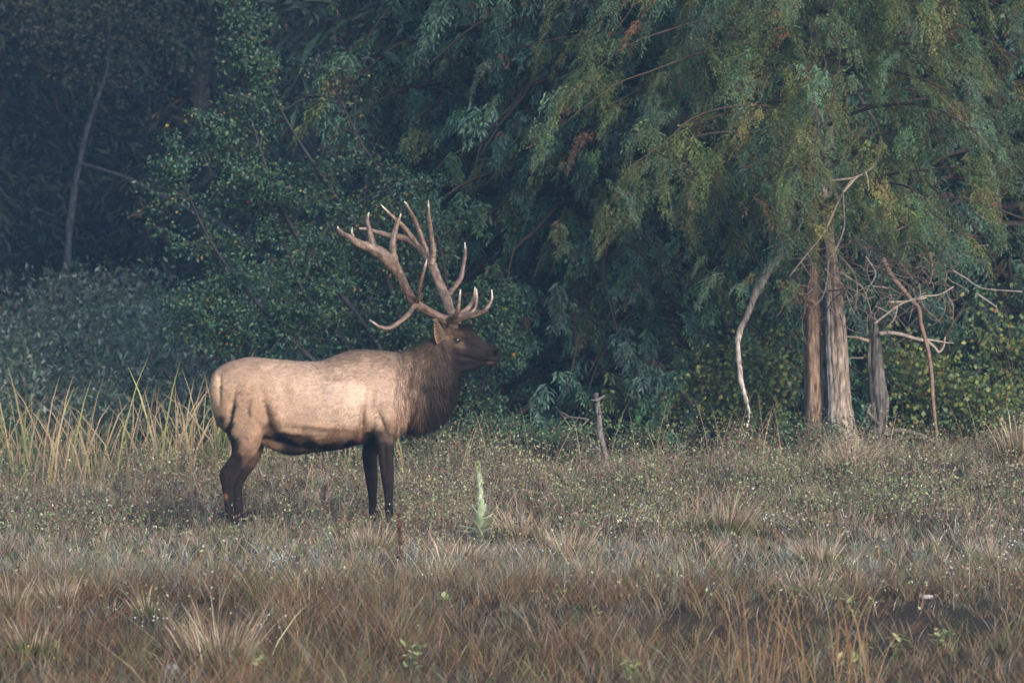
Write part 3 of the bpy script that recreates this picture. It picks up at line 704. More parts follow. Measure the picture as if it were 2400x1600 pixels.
LIMX = [1250, 1300, 1450, 1600, 1750, 1850, 1900, 2010, 2060, 2150, 2230, 2330, 2400]
LIMY = [430, 450, 500, 520, 545, 560, 575, 575, 560, 580, 620, 610, 610]
def screen(P):
    rel = P-CAM; dep = rel@FWD; return 1200+(rel@RGT)/dep*FPX, 800-(rel@UP)/dep*FPX
def build_juniper():
    b = jp(672, 1440); b[2] = gz(b[0], JY)
    root = thing('juniper_tree', 'large old juniper with a fluted three-stemmed trunk and hanging sprays, bare twigs below', 'juniper tree', b)
    inv = -b
    trunk_stem([(596, -700, 9.08, 26), (600, 200, 9.08, 32), (600, 700, 9.06, 33), (598, 1000, 9.04, 34), (602, 1300, 9.02, 39), (598, 1400, 9.0, 50), (590, 1480, 8.98, 72)], ((.10, .066, .046), (.27, .19, .135)), 'trunk', root, inv, seed=1)
    trunk_stem([(668, -700, 9.1, 26), (660, 250, 9.12, 34), (652, 700, 9.12, 36), (655, 1000, 9.12, 38), (662, 1300, 9.1, 42), (668, 1460, 9.1, 50)], ((.10, .095, .092), (.24, .225, .21)), 'trunk', root, inv, seed=2)
    trunk_stem([(640, 250, 8.96, 18), (672, 500, 8.94, 24), (700, 780, 8.93, 30), (715, 1000, 8.92, 37), (726, 1250, 8.9, 43), (737, 1390, 8.88, 54), (750, 1480, 8.85, 78)], ((.12, .09, .07), (.40, .32, .26)), 'trunk', root, inv, seed=3)
    trunk_stem([(668, 700, 8.90, 12), (676, 1000, 8.9, 15), (690, 1250, 8.87, 20), (692, 1450, 8.84, 36)], ((.13, .12, .115), (.30, .27, .25)), 'trunk', root, inv, seed=5)
    # the bare limb that leaves the crown and hangs to a snapped end
    mb = MB()
    q = cr(np.array([(500, 250, 26), (490, 380, 26), (478, 480, 25), (440, 600, 27), (392, 655, 25), (340, 750, 23), (300, 850, 19), (262, 935, 18), (254, 1000, 14), (262, 1100, 15), (270, 1170, 13), (292, 1250, 11), (305, 1310, 7), (295, 1375, 5)], float), 6)
    c = jp(q[:, 0], q[:, 1], np.linspace(8.7, 7.9, len(q))); V, F = tube(c, q[:, 2]/1.96/220*0.78, 12, rough=0.25, seed=8)
    pale = sstep(880, 1000, q[:, 1]); pale = np.append(np.repeat(pale, 12), [pale[0], pale[-1]])[:, None]
    mb.add(V+inv, F, np.array([.14, .12, .105])*(1-pale)+np.array([.42, .36, .31])*pale)
    obj('broken_limb', mb.mesh('broken_limb'), M['bark'], root)
    # traced dead branches
    dead = [([(655, 244), (720, 238), (790, 228), (840, 203), (875, 175), (905, 110), (895, 0), (800, -160)], 3.5, 10, (.25, .195, .16), 6.9, 2.8), ([(840, 203), (850, 235), (856, 275)], 4, 1.5, (.3, .24, .2), 6.9),
            ([(800, 225), (765, 265), (735, 300)], 5, 3, (.34, .27, .22), 6.9), ([(790, 228), (745, 280), (715, 340), (700, 370), (650, 480), (570, 580), (488, 685)], 6, 3, (.20, .155, .125), 7.45),
            ([(735, 285), (740, 380), (741, 460), (705, 555), (670, 610), (664, 690), (640, 780), (580, 832)], 5, 2, (.17, .14, .12), 7.4),
            ([(520, 330), (575, 355), (640, 368), (700, 362)], 7, 6, (.22, .16, .12), 8.5), ([(720, 590), (760, 630), (795, 690), (800, 790), (775, 880)], 6, 2, (.25, .21, .18), 8.7),
            ([(720, 660), (780, 700), (830, 740), (870, 860)], 6, 2.5, (.24, .2, .17), 8.75), ([(840, 590), (885, 660), (875, 700), (850, 740), (835, 800)], 5, 2, (.25, .22, .2), 8.6),
            ([(940, 800), (1010, 798), (1060, 790), (1120, 780)], 6, 3, (.35, .28, .22), 8.5), ([(1245, 728), (1180, 765), (1100, 775), (1000, 810), (930, 860), (880, 900)], 3, 6, (.30, .25, .21), 8.5),
            ([(985, 815), (975, 870), (945, 910)], 5, 2, (.3, .26, .22), 8.5), ([(920, 600), (960, 680), (1010, 740), (1060, 800)], 13, 9, (.24, .16, .12), 8.8),
            ([(1060, 800), (1085, 830), (1095, 900), (1115, 970), (1135, 1060), (1145, 1150), (1150, 1250), (1165, 1400), (1170, 1480)], 10, 8, (.20, .13, .10), 8.9), ([(1240, 655), (1300, 690), (1350, 725), (1400, 740), (1560, 752)], 5, 3, (.22, .19, .17), 8.6),
            ([(1350, 760), (1410, 800), (1445, 826)], 5, 3, (.25, .22, .2), 8.6), ([(1135, 570), (1145, 640), (1145, 680)], 9, 6, (.2, .12, .09), 8.8)]
    for pts, r0, r1, col, y, *dy in dead:
        mb = MB(); tw(mb, inv, pts, r0, r1, col, y, dy=dy[0] if dy else 0.0); obj('dead_branch', mb.mesh('dead_branch'), M['twig'], root)
    mb = MB()       # the tangle of fine dead twigs under the crown
    for k in range(210):
        x0 = rng.uniform(480, 1300); y0 = rng.uniform(420, 820); a = rng.uniform(-0.5, 3.6); L = rng.uniform(70, 230)
        pts = [(x0, y0)]
        for s in range(4):
            a += rng.normal(0, .45); pts.append((pts[-1][0]+math.cos(a)*L/4, pts[-1][1]+math.sin(a)*L/4+8))
        tw(mb, inv, pts, rng.uniform(2, 4.5), 1.2, pick([(.16, .13, .11), (.24, .19, .155), (.10, .075, .06)], np.array([2, 1, 1.]), 1, .2)[0], rng.uniform(8.2, 9.6), 4, rng.uniform(-.5, .5), 2)
    obj('dead_twigs', mb.mesh('dead_twigs'), M['twig'], root, kind='stuff')
    # live limbs
    tx = b[0]; P = []; sc = []; mbl = MB()
    for k in range(92):
        h = rng.uniform(2.7, 7.6); az = rng.uniform(0, 2*np.pi)
        if k % 2 == 0: az = rng.uniform(-np.pi*1.05, 0.05)           # more of them on the open side
        L = rng.uniform(1.5, 3.3)*(1.15-0.06*(h-2.5))
        if math.cos(az) < -0.4: L *= 1.12
        c = limb_curve(np.array([tx+rng.normal(0, .1), JY+rng.normal(0, .12), h]), az, L, rng.uniform(.15, .55), rng.uniform(.35, .75))
        cc = cr(c, 3); sx, sy = screen(cc); ok = sy < np.interp(sx, LIMX, LIMY)-10; m_ = int(np.argmin(ok)) if not ok.all() else len(cc)
        if m_ > 3 and k % 3: V, F = tube(cc[:m_], np.linspace(.024, .005, len(cc))[:m_], 5); mbl.add(V+inv, F, BARKC*np.array([.9, 1, 1.05])*rng.uniform(.25, .5))
        for t in np.linspace(.26, 1.0, 7):
            q = cc[int(t*(len(cc)-1))]+rng.normal(0, .16, 3)+np.array([0, 0, -.14])
            if q[2] < 1.95+0.3*math.sin(q[0]*2.2)+0.25*rng.normal(): continue
            P.append(q); sc.append(rng.uniform(.8, 1.35))
            if rng.random() < 0.25 and q[2] > 2.7:
                P.append(q+np.array([rng.normal(0, .15), rng.normal(0, .15), -.38])); sc.append(rng.uniform(.6, .9))
    obj('limbs', mbl.mesh('limbs'), M['twig'], root, kind='stuff')
    for k in range(120):                      # short growth that curtains the upper trunk
        a = rng.uniform(-np.pi, 0); rr = rng.uniform(.35, 1.5); h = rng.uniform(2.75, 6.6)
        P.append(np.array([tx-.15+math.cos(a)*rr, JY+math.sin(a)*rr, h])); sc.append(rng.uniform(.8, 1.25))
    # boughs hanging low, traced: left tip, over the hanging limb, at the front of the trunk
    for px, py, y, s in ((1310, 290, 7.6, .6), (1300, 350, 7.6, .5), (1340, 380, 7.6, .6), (1395, 350, 7.5, .7), (1440, 420, 7.4, .7), (1425, 480, 7.4, .55), (1530, 380, 7.3, .8), (1560, 440, 7.3, .7), (1700, 640, 7.8, .75), (1740, 660, 7.8, .7), (1775, 640, 7.8, .65), (1820, 700, 7.9, .5), (1660, 600, 7.9, .5),
                         (1790, 250, 6.9, 1.0), (1850, 290, 6.9, 1.0), (1930, 220, 6.9, .8), (1900, 300, 6.9, .9), (2060, 420, 7.2, .9), (2100, 480, 7.2, .8), (2120, 540, 7.3, .7), (2020, 480, 7.3, .7), (2250, 560, 7.4, .9), (2290, 480, 7.3, .9), (2230, 640, 7.5, .6), (2340, 420, 7.3, .9), (2350, 600, 7.5, .8), (2180, 520, 7.3, .8), (2060, 330, 7.0, .9), (2140, 300, 7.0, .9), (1880, 395, 7.6, .9), (1850, 440, 7.7, .8), (1945, 400, 8.2, .9), (1985, 440, 8.3, .8), (1905, 470, 8.4, .8), (2040, 500, 7.8, .7), (1935, 520, 8.5, .7), (1870, 530, 8.4, .6)):
        P.append(W(px, py, y)); sc.append(s)
    P = np.array(P); sc = np.array(sc)
    # the crown's underside: high over the trunk, lower towards its outer edge
    ppx, ppy = screen(P)
    lim = np.interp(ppx, LIMX, LIMY)
    keep = ppy < lim+rng.normal(0, 14, len(P)); keep |= (np.abs(ppx-1750) < 105) & (ppy > 590) & (ppy < 710)
    P = P[keep]+inv; sc = sc[keep]
    mb = MB()
    wt = np.array([3.2, 2.4, 3.4, .8, 1.8, .22])
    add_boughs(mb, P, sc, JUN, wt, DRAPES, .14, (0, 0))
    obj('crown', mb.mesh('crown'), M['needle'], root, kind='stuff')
build_juniper()

# ---- the grey snag beside it
def build_snag():
    b = jp(900, 1450, 9.6); b[2] = gz(b[0], 9.6)
    root = thing('dead_snag', 'dark grey broken snag with bare crooked side branches, right of the juniper trunk', 'dead tree', b); inv = -b
    trunk_stem([(880, 870, 9.6, 12), (882, 960, 9.6, 24), (884, 1050, 9.6, 31), (890, 1150, 9.6, 38), (900, 1240, 9.6, 42), (905, 1320, 9.6, 32), (900, 1400, 9.6, 30), (890, 1470, 9.6, 44)], ((.05, .046, .044), (.20, .18, .16)), 'trunk', root, inv, seed=4, groove=.45)
    for pts, r0, r1, col in (([(905, 945), (950, 940), (1010, 950), (1080, 970), (1120, 980), (1155, 1005), (1178, 1030), (1200, 1000), (1205, 960)], 11, 4, (.30, .25, .21)), ([(1080, 968), (1150, 975), (1210, 985), (1245, 988)], 6, 2, (.3, .25, .2)),
                             ([(750, 958), (800, 962), (855, 978)], 4, 9, (.32, .25, .2)), ([(750, 1057), (830, 1055)], 2, 4, (.2, .18, .16)), ([(845, 1300), (880, 1340), (905, 1360)], 6, 9, (.13, .115, .10)), ([(865, 1268), (852, 1300), (880, 1335)], 5, 8, (.13, .115, .10)),
                             ([(940, 1320), (930, 1390), (915, 1450)], 4, 7, (.13, .12, .11)), ([(880, 880), (850, 860), (845, 950)], 5, 3, (.2, .17, .15)), ([(885, 885), (880, 860), (900, 830)], 6, 3, (.2, .17, .15))):
        mb = MB(); tw(mb, inv, pts, r0, r1, col, 9.5); obj('branch', mb.mesh('branch'), M['twig'], root)
    for k, (pts, r0, r1, y) in enumerate((([(920, 1400), (1000, 1388), (1060, 1400), (1130, 1425), (1190, 1480)], 13, 6, 9.4), ([(915, 1440), (1050, 1422), (1180, 1430), (1290, 1500)], 5, 3, 9.3))):
        p0 = jp(pts[0][0], pts[0][1], y)
        o = MB(); tw(o, 0, pts, r0, r1, (.17, .145, .125), y); 
        ob = obj('fallen_branch', o.mesh('fallen_branch'), M['bark'])
        ob['label'] = ('thick short dead branch lying at the foot of the dark snag', 'long thin dead stick lying in grass before the dark snag')[k]; ob['category'] = 'branch'
build_snag()

# ---- the slim broken pole standing alone in the middle
def build_pole():
    g = lambda cx, cy, y: W(1050+np.asarray(cx, float)/2.8, 560+np.asarray(cy, float)/2.8, y)
    b = g(1030, 1480, 8.0); b[2] = gz(b[0], 8.0)
    root = thing('dead_pole', 'slim broken grey pole with short snapped stubs at the edge of the undergrowth', 'dead tree', b); inv = -b
    mb = MB(); q = cr(np.array([(968, 1010, 16), (978, 1080, 17), (990, 1180, 17), (1000, 1280, 20), (1022, 1380, 20), (1042, 1490, 22), (1050, 1560, 24)], float), 6)
    V, F = tube(g(q[:, 0], q[:, 1], 8.0), q[:, 2]/2.8/222*1.0, 10, rough=.3, seed=3); mb.add(V+inv, F, (.155, .135, .13)); obj('stem', mb.mesh('stem'), M['bark'], root)
    for pts, r0, r1 in (([(970, 1060), (1000, 1045), (1030, 1025)], 12, 5), ([(975, 1060), (935, 1055)], 6, 3), ([(990, 1140), (1025, 1135)], 6, 3), ([(925, 1185), (880, 1175), (800, 1165), (740, 1130)], 5, 2), ([(920, 1185), (870, 1230), (790, 1250), (750, 1290)], 5, 2), ([(1000, 1390), (960, 1350), (930, 1320)], 5, 3), ([(1000, 1375), (920, 1382)], 7, 3), ([(1005, 1440), (985, 1405), (975, 1390)], 4, 2)):
        mb = MB(); tw(mb, inv, pts, r0*.75, r1*.75, (.15, .13, .12), 7.95, fn=g); obj('stub', mb.mesh('stub'), M['twig'], root)
build_pole()

# ------------------------------------------------------------------ other evergreens
def evergreen_crown(h0, h1, rad, nl, lib, cols, wts, per=6, shape=0.7, sc=(.8, 1.25)):
    """crown of a whole tree, root at the origin; returns foliage and limb meshes"""
    P = []; ss = []; ml = MB()
    for k in range(nl):
        f = rng.random()**0.85; h = h0+(h1-h0)*f; az = rng.uniform(0, 2*np.pi)
        L = rad*(1-f**1.5*shape)*rng.uniform(.6, 1.08)
        c = cr(limb_curve(np.array([0, 0, h]), az, L, rng.uniform(.1, .5), rng.uniform(.4, .8)), 2)
        V, F = tube(c, np.linspace(.045, .01, len(c)), 4); ml.add(V, F, BARKC*np.array([.9, 1, 1.05])*.35)
        for t in np.linspace(.25, 1, per):
            q = c[int(t*(len(c)-1))]+rng.normal(0, .2, 3)
            if q[2] > 0.25: P.append(q); ss.append(rng.uniform(*sc))
    mb = MB(); add_boughs(mb, np.array(P), np.array(ss), cols, wts, lib, .16, (0, 0) if lib is BOUGHS_M else None)
    return mb, ml

def trunk_to(mb, h, r, col, lean=0.0):
    q = np.stack([np.linspace(0, lean*h, 9), np.zeros(9), np.linspace(-.3, h, 9)], 1); q[1:-1, :2] += rng.normal(0, .05, (7, 2))
    V, F = tube(q, np.linspace(r, r*.25, 9), 10, rough=.2); mb.add(V, F, col)

def build_mid_junipers():
    cols = np.array([(.055, .105, .055), (.055, .115, .078), (.09, .12, .046), (.07, .13, .095)])
    mb, ml = evergreen_crown(.35, 9.5, 2.6, 185, BOUGHS_M, cols, np.array([3, 3, 1.2, 2.]), per=6, sc=(.75, 1.2))
    crown, limbs = mb.mesh('crown'), ml.mesh('limbs')
    t = MB(); trunk_to(t, 9.5, .14, BARKC*.5); trunk = t.mesh('trunk')
    spec = [  # px, y, scale, turn, label
        (1360, 12.4, 1.0, .3, 'broad dim juniper behind the slim broken pole, sprays down to the ground'),
        (1185, 15.0, 1.12, 2.1, 'tall blue-green juniper rising behind the elk antlers'),
        (1575, 13.4, .95, 1.2, 'dim juniper filling the gap left of the hanging broken limb'),
        (1770, 14.6, 1.0, 3.6, 'shaded juniper in the gloom behind the hanging broken limb'),
        (2330, 15.0, 1.05, 5.0, 'dark juniper in deep shade right of the grey snag')]
    for px, y, sc, rz, lab in spec:
        x = W(px, 800, y)[0]
        root = thing('juniper_tree', lab, 'juniper tree', (x, y, float(gz(x, y)))); root.rotation_euler.z = rz; root.scale = (sc, sc, sc)
        obj('crown', crown, M['needle'], root, kind='stuff'); obj('limbs', limbs, M['twig'], root, kind='stuff'); obj('trunk', trunk, M['bark'], root)
build_mid_junipers()

# ------------------------------------------------------------------ the leafy tree behind the elk
BY = 11.0
def bp(px, py, y=BY): return W(px, py, y)
LEAFC = np.array([(.028, .066, .032), (.032, .074, .044), (.052, .085, .032), (.030, .068, .054), (.24, .19, .03), (.22, .10, .03)])
def build_birch():
    b = bp(1010, 1090); b[2] = gz(b[0], BY)
    root = thing('birch_tree', 'many-stemmed young birch with small green leaves and a few yellow ones, behind the elk', 'birch tree', b); inv = -b
    stems = [  # traced stems (px, py) from the foot upwards
        [(1010, 1100), (960, 960), (880, 800), (800, 690), (700, 560), (650, 460), (600, 320), (565, 180), (545, 40), (535, -80)],
        [(1000, 1100), (900, 930), (790, 780), (715, 690), (670, 580), (630, 470), (560, 360), (500, 270)],
        [(1020, 1100), (980, 900), (930, 720), (880, 590), (800, 480), (700, 330), (640, 220), (610, 120), (590, 20)],
        [(1030, 1100), (1010, 880), (985, 700), (960, 560), (900, 420), (850, 340), (800, 240), (740, 130)],
        [(990, 1100), (860, 960), (740, 850), (650, 760), (560, 660), (490, 560), (440, 450), (420, 370)],
        [(990, 1100), (820, 1020), (680, 940), (580, 880), (510, 800), (480, 700)],
        [(1040, 1100), (1060, 900), (1050, 760), (1040, 620), (1000, 480), (960, 420)],
        [(1050, 1100), (1100, 960), (1150, 860), (1180, 760), (1190, 680)],
        [(1000, 1100), (930, 1040), (840, 1010), (740, 1000), (640, 960)]]
    tips = []; twm = MB()
    for k, s in enumerate(stems):
        q = cr(np.array(s, float), 5); y = BY+rng.uniform(-.35, .05)+np.linspace(0, rng.uniform(-1.0, -.5), len(q))
        c = bp(q[:, 0], q[:, 1], y); L = np.linspace(0, 1, len(c))
        c[0] = b+np.array([rng.normal(0, .08), rng.normal(0, .08), -.1])
        V, F = tube(c, .030*(1-L)**0.8+.006, 7, rough=.1, seed=k); m_ = MB(); m_.add(V+inv, F, np.array([.028, .026, .028])); obj('stem', m_.mesh('stem'), M['twig'], root)
        n_tw = int(7+len(c)*0.9)
        for j in range(n_tw):
            t = rng.uniform(.14, 1.0); p = c[int(t*(len(c)-1))]
            d = np.array([rng.normal(-.25, .7), rng.normal(0, .8), rng.normal(.3, .5)]); d /= np.linalg.norm(d)
            LL = rng.uniform(.35, .95)*(1.15-.45*t)
            w = np.array([p, p+d*LL*.5+rng.normal(0, .04, 3), p+d*LL+np.array([0, 0, -.12*LL])+rng.normal(0, .06, 3)])
            cc = cr(w, 3); V, F = tube(cc, np.linspace(.007, .0025, len(cc)), 4); twm.add(V+inv, F, (.05, .043, .042))
            tips.append(cc)
    obj('twigs', twm.mesh('twigs'), M['twig'], root, kind='stuff')
    P = []
    for cc in tips:
        n = int(rng.uniform(95, 200)); i = rng.uniform(.2, 1.0, n)*(len(cc)-1); k = i.astype(int).clip(0, len(cc)-2); f = (i-k)[:, None]
        P.append(cc[k]*(1-f)+cc[k+1]*f+rng.normal(0, .07, (n, 3))*np.array([1, 1, .8]))
    # a filled body of leaves low down
    n = 9000; px = rng.normal(800, 150, n); py = rng.uniform(640, 1075, n); px = px+np.where(py > 900, rng.normal(60, 120, n), 0)
    keep = vnoise(px*.022, py*.022, 5) > .5
    P.append(bp(px[keep], py[keep], BY+rng.uniform(-.4, 1.2, keep.sum())))
    P = np.vstack(P); P = P[P[:, 2] > gz(P[:, 0], P[:, 1])+.05]
    sx, sy = screen(P)     # sparse at the top and open towards the neighbouring juniper
    drop = .82*((sy < 330) & (sx > 660))+.75*((sx > 830) & (sx < 960) & (sy > 330) & (sy < 540))+.6*((sy < 250) & (sx < 505))+.35*((sy < 330) & (sx <= 660))
    P = P[rng.random(len(P)) > drop]
    n = len(P); D = rng.normal(0, 1, (n, 3))+np.array([-.2, -.2, -.7])
    cl = vnoise(P[:, 0]*2.2, P[:, 2]*2.2, 9)
    C = pick(LEAFC, np.array([3, 3, 2, 2.2, .07, .04]), n, .22)*(0.75+.5*cl)[:, None]
    V, F, CC = flat_leaves(P, D, rng.uniform(.028, .066, n), rng.uniform(.026, .042, n), C)
    mb = MB(); mb.add(V+inv, F, CC); obj('crown', mb.mesh('crown'), M['leaf'], root, kind='stuff')
    print('birch leaves', n)
build_birch()

# ------------------------------------------------------------------ leafy bushes under the trees
def bush(px, py_foot, y, w, h, nl, lab, cols, wts, leaf=(.045, .07), name='leafy_bush', nstem=9, rnd=.8):
    x = W(px, 800, y)[0]; b = np.array([x, y, gz(x, y)]); root = thing(name, lab, 'bush', b)
    st = MB(); pts = []
    for k in range(nstem):
        a = rng.uniform(0, 2*np.pi); rr = rng.uniform(.3, 1)*w
        c = cr(np.array([[0, 0, -.05], [math.cos(a)*rr*.3, math.sin(a)*rr*.3, h*.4], [math.cos(a)*rr*.75, math.sin(a)*rr*.6, h*rng.uniform(.6, .95)], [math.cos(a)*rr*1.1, math.sin(a)*rr*.8, h*rng.uniform(.55, 1.0)]]), 4)
        V, F = tube(c, np.linspace(.012, .003, len(c)), 4); st.add(V, F, (.06, .045, .035)); pts.append(c)
    obj('stems', st.mesh('stems'), M['twig'], root, kind='stuff')
    per = nl//nstem; P = []
    for c in pts:
        i = rng.uniform(.15, 1, per)*(len(c)-1.01); k = i.astype(int); f = (i-k)[:, None]
        P.append(c[k]*(1-f)+c[k+1]*f+rng.normal(0, 1, (per, 3))*np.array([w*.22, w*.22, h*.13]))
    P = np.vstack(P); P[:, 2] = np.abs(P[:, 2])+.02
    n = len(P); D = rng.normal(0, 1, (n, 3))+np.array([0, -.5, -.3]); L = rng.uniform(*leaf, n)
    V, F, C = leaves(P, D, L, L*rnd, pick(cols, wts, n, .25), .15)
    mb = MB(); mb.add(V, F, C); obj('foliage', mb.mesh('foliage'), M['leaf'], root, kind='stuff')
YG = np.array([(.09, .13, .04), (.13, .165, .05), (.20, .20, .055), (.06, .10, .042), (.2, .11, .04)])
for a in ((1720, 1060, 10.6, .75, 1.3, 1500, 'yellowing round-leaved bush below the hanging broken limb'), (1800, 1060, 11.2, .6, 1.0, 800, 'low round-leaved bush left of the fluted juniper trunk'),
          (2170, 1050, 10.2, .75, 1.05, 1900, 'bright green round-leaved bush right of the grey snag'), (2290, 1050, 10.0, .7, .75, 1300, 'low yellow-green bush behind the fallen sticks'),
          (2390, 1050, 10.8, .6, 1.5, 900, 'tall sparse leafy bush beside the pale grass tuft in deep shade'), (1560, 1070, 11.0, .8, .9, 1300, 'dull green bush in shade right of the slim broken pole')):
    bush(*a, YG, np.array([3, 3, 1.4, 2, .1]))
DG = np.array([(.05, .10, .045), (.06, .12, .06), (.09, .13, .05), (.16, .06, .03)])
for a in ((1150, 1080, 8.2, .45, .62, 1000, 'feathery green bush at the meadow edge below the elk muzzle'), (1270, 1085, 8.0, .5, .5, 1000, 'feathery green bush left of the slim broken pole'), (1345, 1085, 7.6, .3, .42, 600, 'small feathery bush at the foot of the slim broken pole'), (1030, 1080, 8.6, .5, .55, 900, 'green bush behind the elk front legs'), (1460, 1080, 8.4, .5, .5, 800, 'small green bush right of the slim broken pole'), (1900, 1045, 8.3, .5, .38, 800, 'low rusty-tinged bush at the foot of the fluted juniper trunk')):
    bush(*a, DG, np.array([3, 3, 2, .15]), leaf=(.028, .05), rnd=.5)

# ------------------------------------------------------------------ the far forest
def far_variants():
    out = []
    for k in range(2):
        cols = np.array([(.03, .05, .032), (.035, .055, .042), (.05, .06, .03)]); mb, ml = evergreen_crown(.25+.35*k, 15+2*(k % 2), 3.0, 85, BOUGHS_S, cols, np.array([2, 2, 1.]), per=4, shape=.85, sc=(1.2, 2.0))
        t = MB(); trunk_to(t, 15, .2, (.09, .08, .075)); ml.V.append(t.V[0]); ml.F.append(t.F[0]+ml.n); ml.C.append(t.C[0]); ml.n += t.n
        out.append((mb.mesh('far_crown'), ml.mesh('far_trunk')))
    return out
FARV = far_variants()
def far_tree(k, x, y, s, rz, lab, group=None):
    root = thing('forest_conifer', lab, 'conifer', (x, y, float(gz(x, y))), group); root.rotation_euler.z = rz; root.scale = (s, s, s)
    obj('crown', FARV[k][0], M['needle'], root, kind='stuff'); obj('trunk', FARV[k][1], M['bark'], root)
def build_forest():
    n = 0
    for row, (y0, x0, x1, step) in enumerate(((44, -24, -4.5, 3.0), (49, -25, -3.5, 3.2), (54, -30, 6, 3.2), (62, -30, 12, 3.4), (26, 3.0, 17, 3.6), (19, .5, 13, 2.7))):  # last row: tall conifers added behind the junipers to shade the left background
        x = x0
        while x < x1:
            far_tree(n % 2, x+rng.normal(0, .7), y0+rng.normal(0, 1.4), rng.uniform(.9, 1.2), rng.uniform(0, 6.28), 'unseen tall conifer added right of the view to shade the forest', 'conifers of the far forest')
            n += 1; x += step
    # unseen forest edge added right of the view to shade what lies behind
    for x, y in ((11, 14), (14.5, 11), (16, 18), (19, 12)):
        far_tree(n % 2, x, y, 1.0, rng.uniform(0, 6.28), 'unseen tall conifer added right of the view to shade the forest', 'conifers of the far forest'); n += 1
build_forest()

def build_far_trunk():
    y = 40.0; f = lambda a, b_: W(a, b_, y)
    b = f(140, 800); b[2] = gz(b[0], y)
    root = thing('leaning_tree', 'pale leaning bare trunk in the dark far forest', 'tree', b); inv = -b
    q = cr(np.array([(140, 900), (150, 720), (158, 600), (166, 510), (178, 430), (192, 350), (205, 300), (220, 255), (240, 200), (252, 160), (255, 90), (262, -60)], float), 5); c = f(q[:, 0], q[:, 1])
    V, F = tube(c, np.linspace(.075, .018, len(c)), 9, rough=.45); mb = MB(); mb.add(V+inv, F, (.10, .098, .096)); obj('trunk', mb.mesh('trunk'), M['bark'], root)
    P = []
    for k in range(150): P.append(f(rng.normal(240, 110), rng.normal(40, 90))+np.array([0, rng.normal(0, .8), 0]))
    mb = MB(); n = 5000; P = np.array(P); Q = P[rng.integers(0, len(P), n)]+rng.normal(0, .3, (n, 3))
    V, F, C = leaves(Q, rng.normal(0, 1, (n, 3)), .09, .06, pick([(.05, .065, .04), (.08, .085, .05), (.12, .10, .07)], np.array([3, 2, .5]), n)); mb.add(V+inv, F, C); obj('crown', mb.mesh('crown'), M['leaf_dull'], root, kind='stuff')
    q = cr(np.array([(186, 382), (280, 410), (360, 450), (440, 490), (520, 530), (680, 640), (850, 765)], float), 4); c = f(q[:, 0], q[:, 1])
    V, F = tube(c, np.linspace(.03, .06, len(c)), 8, rough=.4); mb = MB(); mb.add(V, F, (.085, .082, .082)); o = obj('leaning_log', mb.mesh('leaning_log'), M['bark'])
    o['label'] = 'dim grey log leaning against the pale bare trunk in the far forest'; o['category'] = 'log'
build_far_trunk()
# ------------------------------------------------------------------ far shrubs and the wet hollow on the left
def build_thicket():
    P = []; C = []
    PAL = np.array([(.155, .195, .125), (.24, .27, .19), (.41, .42, .33), (.10, .14, .078), (.16, .10, .085)])
    for k in range(120):
        y = rng.uniform(21, 44); x = rng.uniform(-6.6*(y+40)/50, -1.2*(y+40)/50); z = gz(x, y); r = rng.uniform(.5, 1.0); h = rng.uniform(.9, 1.6); n = 420
        u = rng.normal(size=(n, 3)); u /= np.linalg.norm(u, axis=1)[:, None]; u[:, 2] = np.abs(u[:, 2])
        rr = rng.random(n)**.4
        P.append(np.array([x, y, z])+u*rr[:, None]*np.array([r, r, h])+rng.normal(0, .05, (n, 3)))
        red = rng.random() < .07
        C.append(pick(PAL, np.array([2, 1.5, .7, 2.4, .1]) if not red else np.array([1, .6, .3, .6, 3]), n, .25)*rng.uniform(.9, 1.45))
    P = np.vstack(P); C = np.vstack(C); n = len(P); L = rng.uniform(.07, .14, n)
    V, F, CC = flat_leaves(P, rng.normal(0, .7, (n, 3))+np.array([0, 0, .7]), L, L*.42, C)
    mb = MB(); mb.add(V, F, CC); obj('shrub_thicket', mb.mesh('shrub_thicket'), M['leaf_dull'], label='mass of pale grey-green shrubs on the far bank', category='shrubs', kind='stuff')
    n = 26000; y = rng.uniform(9.5, 26, n); x = rng.uniform(-6.2, -.6, n)*(y+40)/50; k = fbm(x*.8, y*.8, 21) > .38; x, y = x[k], y[k]; n = len(x)
    C = pick([(.065, .13, .06), (.075, .15, .085), (.11, .15, .065), (.22, .19, .10)], np.array([3, 3, 1.5, .5]), n)
    V, F, CC = blades(np.stack([x, y, gz(x, y)], 1), rng.uniform(.3, .85, n), rng.uniform(0, .35, n), rng.uniform(0, 6.28, n), rng.uniform(.008, .015, n), C)
    mb = MB(); mb.add(V, F, CC); obj('marsh_grass', mb.mesh('marsh_grass'), M['grass'], label='lush blue-green grass filling the hollow behind the crest', category='grass', kind='stuff')
build_thicket()

